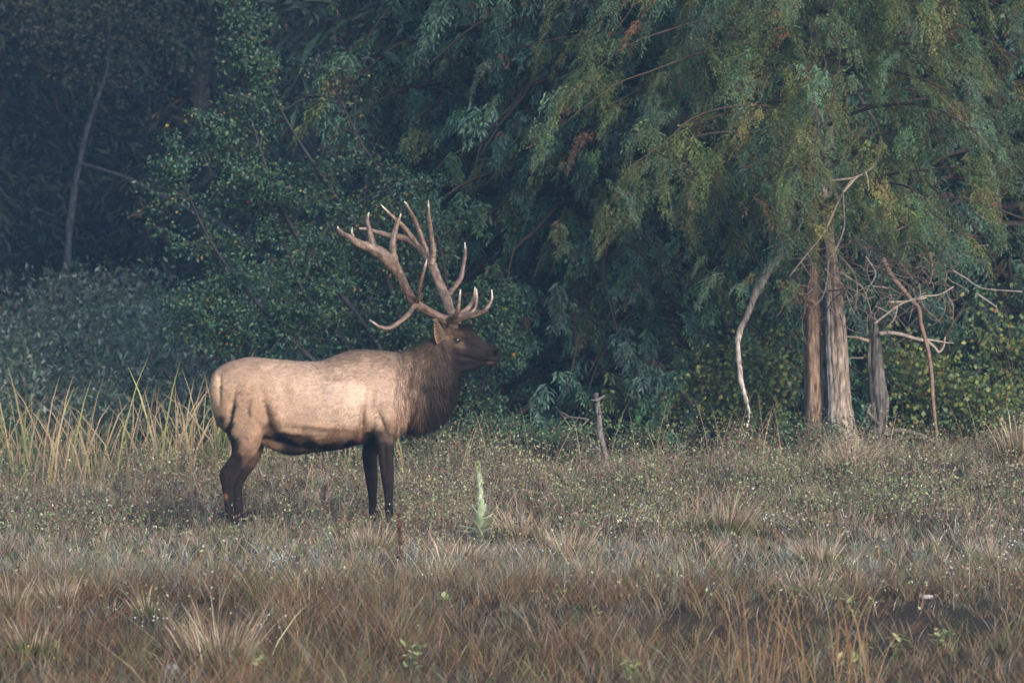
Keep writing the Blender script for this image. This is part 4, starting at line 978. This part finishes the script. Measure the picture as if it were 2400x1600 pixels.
def build_reeds():
    vs_ = []
    for v in range(4):
        mb = MB(); n = 11; a = rng.uniform(0, 6.28, n); r = rng.uniform(0, .38, n)
        C = pick([(.30, .22, .12), (.20, .21, .08), (.09, .14, .055), (.36, .27, .17)], np.array([3, 2, 1.3, 2]), n, .2)
        V, F, CC = blades(np.stack([np.cos(a)*r, np.sin(a)*r*.6, np.full(n, -.05)], 1), rng.uniform(.6, 1.4, n), rng.uniform(0, .28, n), rng.uniform(0, 6.28, n), rng.uniform(.012, .024, n), C, droop=rng.uniform(.05, .55, n))
        mb.add(V, F, CC); vs_.append(mb.mesh('reed_clump'))
    for k in range(90):
        px = rng.uniform(-20, 660); y = rng.uniform(7.6, 12.5); x = W(px, 1000, y)[0]
        if k < 4: x, y = W((760, 860, 690, 1000)[k], 1000, 9.5)[0], 9.5
        o = obj('reed_clump', vs_[k % 4], M['grass'], label='loose clump of tall tan and green reed leaves beyond the grassy crest', category='reeds', group='reed clumps behind the crest')
        o.location = (x, y, float(gz(x, y))); o.rotation_euler.z = rng.uniform(0, 6.28); s = rng.uniform(.8, 1.2); o.scale = (s, s, s)
    y = 10.0; q = cr(np.array([(30, 985), (90, 945), (140, 925), (200, 912), (260, 930), (300, 965)], float), 6); c = W(q[:, 0], q[:, 1], y); c[0, 2] = gz(c[0, 0], y)-.05
    V, F = tube(c, np.linspace(.012, .004, len(c)), 5); mb = MB(); mb.add(V, F, (.05, .045, .042)); o = obj('arching_stem', mb.mesh('arching_stem'), M['twig']); o['label'] = 'thin dark bare stem arching over the reeds'; o['category'] = 'stem'
build_reeds()

# ------------------------------------------------------------------ meadow cover
def in_view(n, y0, y1, margin=.8):
    y = y0+(y1-y0)*rng.random(n); hw = 4.45*(y+40)/40+margin; return (rng.random(n)*2-1)*hw, y
def band(x, y):
    """screen height of the ground there, in source pixels"""
    z = gz(x, y); P = np.stack([x, y, z], -1)-CAM
    return 800-(P@UP)/(P@FWD)*FPX

def build_cover():
    # fine dry grass
    nc = 35000; x, y = in_view(nc, -15.5, 9.5); by = band(x, y)
    patch = fbm(x*.9, y*.45, 81); p2 = fbm(x*2.6, y*1.6, 85)
    low = sstep(1310, 1420, by)                                   # front slope: russet grass
    dens = .22+.16*low+.52*low*sstep(.36, .60, patch)+.34*(1-low)*sstep(.33, .55, p2)+.25*np.exp(-((by-1320)/70)**2)
    bare = sstep(.60, .70, fbm(x*.7+9, y*.5, 91))*sstep(1330, 1400, by)
    bare = np.maximum(bare, np.exp(-(((x+2.5)/.9)**2+((y+10.0)/1.5)**2)))
    dens *= 1-(.35+.35*sstep(0, -1.5, x))*bare
    k = rng.random(nc) < dens; x, y, by, low, patch = x[k], y[k], by[k], low[k], patch[k]; nc = len(x)
    cols = np.array([(.20, .108, .055), (.27, .175, .095), (.37, .295, .215), (.12, .155, .065), (.23, .265, .235), (.07, .055, .04)])
    w = np.stack([.3+2.4*low*sstep(.35, .65, patch), .8+1.6*low, 1.5*(1-low)+.35, .7+.4*(1-low), (.40+2.1*np.exp(-((by-1320)/60)**2)), .8+.6*low], 1)
    C0 = pick(cols, w, nc, .36)*(1-.36*low)[:, None]; H0 = rng.uniform(.08, .21, nc)*(1+.6*low*sstep(.4, .65, patch)); a0 = rng.uniform(0, 6.28, nc); l0 = np.abs(rng.normal(0, .16, nc)); big = rng.random(nc) < .07; H0[big] *= rng.uniform(1.3, 2.0, big.sum()); C0[big] = pick([(.40, .32, .21), (.32, .25, .14), (.17, .19, .08)], np.array([2, 1, 1.]), int(big.sum()), .2)*(1-.35*low[big])[:, None]
    i = np.repeat(np.arange(nc), rng.integers(5, 15, nc)); n = len(i)
    a = rng.uniform(0, 6.28, n); rr = np.abs(rng.normal(0, .028, n))*(1+low[i]*.4)
    bx = x[i]+np.cos(a)*rr; byy = y[i]+np.sin(a)*rr
    C = C0[i]*np.exp(rng.normal(0, .2, n))[:, None]; other = rng.random(n) < .18; C[other] = pick(cols, w[i[other]], int(other.sum()), .2)
    H = H0[i]*rng.uniform(.45, 1.15, n); lean = l0[i]+np.abs(rng.normal(0, .25, n))+rr*4
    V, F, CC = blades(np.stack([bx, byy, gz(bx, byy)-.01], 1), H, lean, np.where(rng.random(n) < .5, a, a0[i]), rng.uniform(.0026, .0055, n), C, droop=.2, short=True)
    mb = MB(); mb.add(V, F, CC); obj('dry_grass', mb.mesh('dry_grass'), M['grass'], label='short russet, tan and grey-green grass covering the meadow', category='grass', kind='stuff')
    print('grass', n)
    # low woody herbs with tiny pale leaves, on the crest band
    n = 34000; x, y = in_view(n, -9, 9.0); by = band(x, y)
    d = sstep(1330, 1230, by)*(.25+.75*sstep(.35, .6, fbm(x*1.1, y*.7, 95)))+.05
    k = rng.random(n) < d; x, y = x[k], y[k]; n = len(x); H = rng.uniform(.10, .28, n)*(.65+.9*sstep(.4, .7, fbm(x*1.6, y*1.0, 99)))*(1+.3*sstep(2, 7, y))
    base = np.stack([x, y, gz(x, y)-.02], 1)
    V, F, CC = blades(base, H, np.abs(rng.normal(0, .3, n)), rng.uniform(0, 6.28, n), rng.uniform(.003, .006, n), pick([(.13, .08, .068), (.22, .15, .115), (.07, .052, .046), (.32, .25, .19)], np.array([2, 2, 1.3, 1.]), n), droop=.1, tipc=.2)
    mb = MB(); mb.add(V, F, CC)
    m = 8; i = np.repeat(np.arange(n), m); N = len(i)
    grp = fbm(x*1.6, y*1.0, 99)
    P = base[i]+np.stack([rng.normal(0, .035, N), rng.normal(0, .035, N), H[i]*rng.uniform(.35, 1.1, N)], 1)
    kk = rng.random(N) < np.clip((grp[i]-.38)*4.0, .05, 1); P = P[kk]; i = i[kk]; N = len(P)
    gp = sstep(.48, .66, fbm(P[:, 0]*.8+3, P[:, 1]*.5, 103))
    wl = np.stack([3+0*gp, 1.7+.8*gp, .15+0*gp, 1.2+4.5*gp, 2.8*(1-.7*gp), 1.2+0*gp], 1)
    C = pick([(.20, .21, .12), (.31, .33, .20), (.46, .46, .36), (.10, .155, .055), (.21, .135, .09), (.06, .045, .04)], wl, N, .25)
    L = rng.uniform(.012, .034, N); V, F, CC = flat_leaves(P, rng.normal(0, 1, (N, 3))+np.array([0, 0, .4]), L, L*.6, C); mb.add(V, F, CC)
    obj('low_herbs', mb.mesh('low_herbs'), M['leaf_dull'], label='low brown-stemmed herbs with tiny pale leaves along the crest', category='herbs', kind='stuff')
    print('herb leaves', N)
    # long thin stalks standing over the crest
    n = 230; x, y = in_view(n, 3, 9.2, 0); x = np.where(rng.random(n) < .5, rng.uniform(-1.5, 3.2, n), x)
    V, F, CC = blades(np.stack([x, y, gz(x, y)], 1), rng.uniform(.35, .85, n), np.abs(rng.normal(0, .3, n)), rng.choice([0, np.pi], n)+rng.normal(0, .5, n), rng.uniform(.005, .009, n), pick([(.28, .19, .11), (.22, .22, .12), (.32, .25, .17)], np.array([1, 1, 1.]), n), droop=.15)
    mb = MB(); mb.add(V, F, CC); obj('grass_stalks', mb.mesh('grass_stalks'), M['grass'], label='long thin grass stalks rising against the dark undergrowth', category='grass', kind='stuff')
    # tiny white, lilac and yellow flowers
    mb = MB(); st = MB()
    for px, py, rx, ry, n, c in ((1500, 1240, 90, 32, 90, (.75, .72, .8)), (1800, 1240, 50, 20, 30, (.72, .68, .8)), (640, 1352, 60, 20, 34, (.62, .58, .78)), (490, 1398, 20, 10, 9, (.7, .68, .8)), (620, 1500, 40, 18, 16, (.7, .66, .74)), (330, 1480, 60, 26, 20, (.74, .72, .74)), (1290, 1320, 40, 14, 14, (.7, .68, .85)), (2360, 1300, 40, 36, 34, (.78, .77, .8)), (2250, 1360, 60, 36, 24, (.7, .68, .78)), (2200, 1215, 50, 20, 22, (.7, .68, .78)), (1960, 1265, 30, 16, 14, (.75, .72, .8)),
                                 (720, 1405, 30, 18, 6, (.75, .52, .03)), (1235, 1315, 16, 20, 6, (.78, .55, .03)), (2050, 1255, 14, 10, 4, (.75, .52, .03)), (120, 1580, 70, 20, 6, (.75, .5, .03)), (300, 1215, 60, 10, 3, (.75, .5, .03)), (1300, 1290, 900, 120, 60, (.7, .68, .72))):
        for k in range(int(n*.6)):
            g = ground_at(px+rng.normal(0, rx*.6), py+12+rng.normal(0, ry*.6)); h = rng.uniform(.07, .2)
            top = g+np.array([rng.normal(0, .02), rng.normal(0, .02), h]); V, F = tube(np.array([g, (g+top)/2+rng.normal(0, .006, 3), top]), .0018, 3); mb.add(V, F, (.13, .14, .09))
            m = 7; a = np.arange(m)/m*6.283; r = rng.uniform(.0045, .0075)
            D = np.stack([np.cos(a), np.sin(a), np.full(m, .25)], 1)@np.array([[1, 0, 0], [0, .6, -.8], [0, .8, .6]]).T
            V, F, CC = leaves(np.tile(top, (m, 1)), D, r*1.3, r*.8, np.tile(c, (m, 1))); mb.add(V, F, CC)
    obj('wildflowers', mb.mesh('wildflowers'), M['leaf_dull'], label='scattered tiny white, lilac and yellow wildflowers among the grass', category='flowers', kind='stuff')
build_cover()

def hoof_grass():
    xs = []; ys = []
    for cx, yy in ((176, -.18), (206, .18), (880, -.16), (808, .16)):
        p = e1(cx, 1528, yy); n = 130; xs.append(p[0]+rng.normal(0, .16, n)); ys.append(yy-.04-np.abs(rng.normal(0, .16, n)))
    x = np.concatenate(xs); y = np.concatenate(ys); n = len(x)
    V, F, CC = blades(np.stack([x, y, gz(x, y)-.01], 1), rng.uniform(.10, .26, n), np.abs(rng.normal(0, .3, n)), rng.uniform(0, 6.28, n), rng.uniform(.003, .006, n), pick([(.30, .23, .14), (.2, .13, .08), (.14, .15, .08), (.36, .30, .2)], np.array([1, 1, 1, .7]), n, .3))
    mb = MB(); mb.add(V, F, CC); obj('hoof_grass', mb.mesh('hoof_grass'), M['grass'], label='short mixed grass closing round the elk hooves', category='grass', kind='stuff')
hoof_grass()
# ---- tussocks: each a thing of its own
def tussock(px, py, wpx, hpx, lab, green=.4, pale=.5, n=None, name='grass_tussock', group=None):
    g = ground_at(px, py); s = PXM*40/(g[1]+40); r = wpx/s/2; h = hpx/s; n = n or int(190+700*r); h *= 1.15
    root = thing(name, lab, 'grass tussock', g-np.array([0, 0, .02]), group); lx, ly = rng.normal(0, .22), rng.normal(0, .12); vary = rng.uniform(.75, 1.25)
    def part(nm, n, hh, rr, cols, wts, lean, wd, droop):
        a = rng.uniform(0, 6.28, n); q = rr*np.sqrt(rng.random(n)); P = np.stack([np.cos(a)*q, np.sin(a)*q, np.zeros(n)], 1)
        le = lean*(q/rr)*rng.uniform(.5, 1.3, n)+rng.normal(0, .08, n)
        P = P*np.array([1, 1, 1])*(1+.35*rng.normal(0, 1, n))[:, None]; wd = wd*vary
        V, F, CC = blades(P, hh*np.clip(rng.normal(.72, .25, n), .2, 1.35), le, a+rng.normal(0, .5, n), wd*rng.uniform(.7, 1.3, n), pick(cols, wts, n, .38), droop=droop)
        V = V+np.stack([V[:, 2]*lx, V[:, 2]*ly, 0*V[:, 2]], 1)
        mb = MB(); mb.add(V, F, CC); obj(nm, mb.mesh(nm), M['grass'], root, kind='stuff')
    part('base_blades', int(n*(.8+1.1*green)), h*.55, r*.55, [(.13, .165, .06), (.19, .19, .075), (.09, .125, .05), (.21, .16, .09)], np.array([2*green+.1, 2*green+.3, 1.5*green, 1.]), .6, .0075, .28)
    part('dry_blades', int(n*(.2+.75*pale)), h, r*.6, [(.32, .24, .16), (.42, .34, .25), (.22, .155, .10)], np.array([1.5, 1+pale, 1.5-pale]), .42, .007, .22)
for a in ((1625, 1258, 125, 105, 'round tussock, green-based with pale spiky top, left one of the touching pair', .9, .5), (1705, 1258, 130, 105, 'round olive-based tussock with pale top, right one of the touching pair', .6, .6),
          (1995, 1118, 130, 110, 'large pale straw tussock in front of the fluted juniper trunk', .25, 1.0), (2385, 1085, 100, 120, 'tall straw tussock at the meadow edge beside the dark shaded forest', .1, 1.0),
          (868, 1300, 130, 90, 'straw-coloured tussock beside the elk front hooves', .4, .9), (1330, 1318, 150, 95, 'wide brown tussock next to the white flower patch', .3, .5), (1215, 1268, 110, 75, 'swept pale tussock just right of the mullein', .1, .9),
          (345, 1440, 90, 65, 'small dense olive tussock above the bare dark soil', 1.0, .2), (30, 1450, 120, 110, 'tall olive and straw tussock at the left end of the slope', .8, .5), (140, 1430, 90, 85, 'straw tussock between two olive ones on the left slope', .5, .6),
          (510, 1568, 210, 150, 'big spreading tussock with long orange-tan blades below the bare soil', .7, .8), (70, 1540, 150, 110, 'dark olive tussock beside the spreading orange-tan one', .9, .3), (445, 1478, 60, 40, 'tiny green tuft on the bare dark soil', 1.0, .1),
          (1925, 1330, 110, 85, 'loose straw tussock with arching seed stalks on the right slope', .3, .8), (1900, 1400, 150, 80, 'broad brownish-green tussock below the arching-stalk one', .6, .4), (2330, 1330, 120, 80, 'brownish tussock beside small white flowers on the right slope', .3, .5), (1080, 1320, 120, 60, 'flattened pale tussock at the foot of the mullein', .1, .9)):
    tussock(*a)
# tall orange stalks at the bottom right
def stalks(px, py, w, h, n, lab):
    g = ground_at(px, 1592); g = W(px, py, g[1]-1.2); g[2] = gz(g[0], g[1]); s = PXM*40/(g[1]+40)
    root = thing('tall_grass', lab, 'grass', g)
    for k in range(n):
        o = np.array([rng.uniform(-.5, .5)*w/s, rng.uniform(-.25, .25), -.02]); H = h/s*rng.uniform(.65, 1.1); l = rng.normal(0, .16)
        q = cr(np.array([o, o+[l*H*.35, 0, H*.4], o+[l*H*.9, 0, H*.8], o+[l*H*1.5, 0, H]]), 4)
        V, F = tube(q, np.linspace(.0030, .0018, len(q)), 4); mb = MB(); mb.add(V, F, pick([(.34, .21, .10), (.40, .27, .15), (.26, .16, .09)], np.array([1, 1, 1.]), 1, .12)[0]); obj('stalk', mb.mesh('stalk'), M['grass'], root)
stalks(1890, 1640, 310, 250, 38, 'sheaf of tall thin orange-tan grass stalks on the lower right slope')
stalks(1710, 1660, 120, 200, 7, 'few tall thin tan grass stalks left of the larger sheaf')

# ---- the mullein
def big_leaf(L, w, curl, fold=.18):
    """rounded lance leaf with a midrib groove and thickness of its own"""
    n = 8; V = []; F = []
    for i in range(n+1):
        t = i/n; ww = w*math.sin(math.pi*min(1.0, t**.8*.94+.05))**.8*.5; z = -curl*L*t*t+.02*L*math.sin(t*7); x = L*t
        for a in (-1, -.5, 0, .5, 1): V.append((x, a*ww, z+fold*abs(a)*ww-.04*w*(1-abs(a))))
    for i in range(n):
        for j in range(4):
            a = i*5+j; F += [(a, a+5, a+6), (a, a+6, a+1)]
    return np.array(V), np.array(F)
def place_leaf(name, me, mat, root, loc, az, elev):
    o = obj(name, me, mat, root); o.location = loc; o.rotation_mode = 'QUATERNION'
    o.rotation_quaternion = Quaternion((0, 0, 1), az) @ Quaternion((0, 1, 0), -elev); return o
def build_mullein():
    g = ground_at(1128, 1268); s = PXM*40/(g[1]+40); Ht = 186/s
    root = thing('mullein', 'tall pale green woolly mullein with a flower spike and rosette of broad leaves', 'mullein', g)
    c = (.36, .42, .31); mb = MB(); q = np.array([[0, 0, -.03], [-.005, 0, Ht*.3], [-.012, 0, Ht*.6], [-.03, 0, Ht*.97]]); q = cr(q, 5)
    V, F = tube(q, np.linspace(.017, .010, len(q)), 8); mb.add(V, F, c); obj('stem', mb.mesh('stem'), M['leaf_dull'], root)
    meshes = []
    for L, w, cu in ((.19, .088, .10), (.14, .062, .0), (.085, .038, -.10), (.055, .028, -.15)):
        for v in range(2):
            V, F = big_leaf(L, w, cu+v*.1); m_ = MB(); cc = np.array([(.40, .47, .31), (.50, .54, .37)][v]); m_.add(V, F, cc*(.92+.16*rng.random(len(V)))[:, None]); meshes.append(m_.mesh('leaf'))
    a = 0.0
    for k in range(58):
        t = k/58; a += 2.399; z = Ht*(.02+.80*t**1.05); e = R(18+55*min(1, t*2.0)+rng.normal(0, 7)); rr = .014
        i = (0 if t < .22 else 1 if t < .42 else 2 if t < .72 else 3)*2+k % 2
        x0 = np.interp(z, q[:, 2], q[:, 0])
        o = place_leaf('leaf', meshes[i], M['leaf_dull'], root, (x0+math.cos(a)*rr, math.sin(a)*rr, z), a, e); sc = rng.uniform(.85, 1.15); o.scale = (sc, sc, sc)
    mb = MB()
    for k in range(170):
        t = k/170; a = k*2.399; z = Ht*(.80+.20*t); r = .021*(1-.55*t*t); x0 = np.interp(z, q[:, 2], q[:, 0])
        P = np.array([[x0+math.cos(a)*r*.5, math.sin(a)*r*.5, z]]); V, F, C = leaves(P, np.array([[math.cos(a), math.sin(a), .9]]), .022, .016, np.array([(.38, .42, .28) if (k % 4 and t > .2) or t < .45 else (.55, .5, .16)])); mb.add(V, F, C)
    obj('flower_spike', mb.mesh('flower_spike'), M['leaf_dull'], root)
build_mullein()

def build_dead_mullein():
    g = ground_at(937, 1330); s = PXM*40/(g[1]+40); Ht = 128/s
    root = thing('dead_mullein', 'dead rusty brown mullein stalk with knobby seed spike, below the elk front hooves', 'dead plant', g)
    q = cr(np.array([[0, 0, -.03], [.004, 0, Ht*.4], [-.004, 0, Ht*.75], [-.008, 0, Ht]]), 5); V, F = tube(q, .007, 7, rough=.2); mb = MB(); mb.add(V, F, (.10, .05, .032)); obj('stem', mb.mesh('stem'), M['twig'], root)
    mb = MB()
    for k in range(150):
        t = rng.random(); z = Ht*(.40+.60*t); a = rng.uniform(0, 6.28); x0 = np.interp(z, q[:, 2], q[:, 0])
        V, F, C = leaves(np.array([[x0+math.cos(a)*.005, math.sin(a)*.005, z]]), np.array([[math.cos(a), math.sin(a), .5]]), .018, .014, pick([(.15, .065, .035), (.09, .045, .03)], np.array([1., 1]), 1, .2)); mb.add(V, F, C)
    obj('seed_spike', mb.mesh('seed_spike'), M['twig'], root)
    V, F = big_leaf(.075, .022, .9); m_ = MB(); m_.add(V, F, (.09, .055, .035)); me = m_.mesh('dead_leaf')
    for k in range(7): place_leaf('dead_leaf', me, M['twig'], root, (0, 0, Ht*rng.uniform(.06, .42)), rng.uniform(0, 6.28), rng.uniform(-.3, .5))
build_dead_mullein()

# ---- leafy sprigs
V_, F_ = big_leaf(.050, .030, .2); SPRIG = []
for cc in ((.26, .32, .14), (.38, .40, .20), (.50, .46, .20)):
    m_ = MB(); m_.add(V_, F_, cc); SPRIG.append(m_.mesh('leaf'))
def sprig(px, py, wpx, hpx, n, lab, yellow=.3, name='leafy_sprig'):
    if py > 1590:
        g = ground_at(px, 1590); yy = g[1]-(py-1590)/95.0; g = W(px, 1590, yy); g[2] = gz(g[0], yy)
    else: g = ground_at(px, py)
    s = PXM*40/(g[1]+40); w = wpx/s/2; h = hpx/s; root = thing(name, lab, 'plant', g); k5 = max(3, n//7)
    for k in range(k5):
        a = rng.uniform(0, 6.28); l = rng.uniform(.2, 1)*w
        q = cr(np.array([[0, 0, -.02], [math.cos(a)*l*.4, math.sin(a)*l*.4, h*.5], [math.cos(a)*l, math.sin(a)*l, h*rng.uniform(.75, 1.0)]]), 4)
        V, F = tube(q, np.linspace(.004, .0018, len(q)), 4); mb = MB(); mb.add(V, F, (.13, .10, .06)); obj('stem', mb.mesh('stem'), M['twig'], root)
        for j in range(n//k5):
            p = q[int(rng.uniform(.35, 1)*(len(q)-1))]+rng.normal(0, .008, 3); i = 2 if rng.random() < yellow*.6 else (1 if rng.random() < .5 else 0)
            o = place_leaf('leaf', SPRIG[i], M['leaf'], root, p, rng.uniform(0, 6.28), rng.uniform(-.3, 1.1)); sc = rng.uniform(.7, 1.25); o.scale = (sc, sc, sc)
for a in ((2005, 1475, 130, 95, 46, 'yellow-flecked leafy sprig standing alone on the right slope', .6), (2205, 1540, 100, 75, 30, 'pale green leafy sprig, larger of the two on the lower right slope', .3), (2095, 1535, 70, 55, 18, 'small pale green sprig near the sheaf of orange stalks', .2), (965, 1610, 110, 110, 40, 'pale leafy sprig left of the russet grass', .2), (1985, 1625, 110, 110, 34, 'yellowish sprig between the tall orange stalks', .7), (1480, 1625, 80, 70, 20, 'low yellow-green sprig among the russet grass', .5), (590, 1600, 100, 60, 24, 'cream-leaved sprig beside the big spreading tussock', .5), (1048, 1432, 46, 50, 16, 'small bright yellow-green sprig in the russet grass', .4), (640, 1395, 70, 50, 26, 'green sprig among the lilac flowers', .1), (545, 1275, 70, 60, 26, 'blue-green sprig in front of the elk hind hooves', 0), (2040, 1180, 60, 40, 18, 'green sprig below the pale straw tussock by the juniper', .1), (2250, 1190, 60, 60, 26, 'dark green sprig on the right crest', 0), (240, 1330, 60, 60, 18, 'small sprig above the olive tussocks on the left slope', .3), (1400, 1465, 30, 45, 10, 'little upright sprig in the middle of the russet grass', .2)):
    sprig(*a)

# ---- stones
def stone(px, py, wpx, hpx, lab, col):
    g = ground_at(px, py); s = PXM*40/(g[1]+40); bm = bmesh.new(); bmesh.ops.create_icosphere(bm, subdivisions=3, radius=1)
    P = np.array([v.co[:] for v in bm.verts]); F = np.array([[v.index for v in f.verts] for f in bm.faces]); bm.free()
    P = P*(1+.35*(fbm(P[:, 0]*1.5+P[:, 2], P[:, 1]*1.5+px, 7)-.5))[:, None]; P[:, 2] = np.where(P[:, 2] > .5, .5+(P[:, 2]-.5)*.4, P[:, 2])
    mb = MB(); mb.add(P*np.array([wpx/s/2, wpx/s/2.6, hpx/s/1.2]), F, col); o = obj('stone', mb.mesh('stone'), M['stone'], label=lab, category='stone'); o.location = g+np.array([0, 0, hpx/s*.5])
stone(2170, 1402, 34, 9, 'flat pale stone on the dark right slope', (.36, .34, .33)); stone(402, 1580, 36, 24, 'small rounded grey stone beside the spreading tussock', (.25, .26, .28))
# ------------------------------------------------------------------ morning haze
def build_haze():
    bm = bmesh.new(); bmesh.ops.create_cube(bm, size=1.0)
    me = bpy.data.meshes.new('haze'); bm.to_mesh(me); bm.free()
    m = bpy.data.materials.new('haze'); m.use_nodes = True; n = m.node_tree.nodes; n.clear()
    out = n.new('ShaderNodeOutputMaterial'); pv = n.new('ShaderNodeVolumePrincipled')
    pv.inputs['Color'].default_value = (.34, .62, 1.0, 1); pv.inputs['Density'].default_value = HAZE; pv.inputs['Anisotropy'].default_value = 0.0
    m.node_tree.links.new(pv.outputs[0], out.inputs['Volume'])
    o = obj('haze', me, m, kind='stuff', label='thin blue morning haze lying over the whole scene', category='haze')
    lo, hi = np.array([-275, -85, -11.5]), np.array([275, 435, 27.0])
    o.location = (lo+hi)/2; o.scale = hi-lo
HAZE = 0.0009
build_haze()
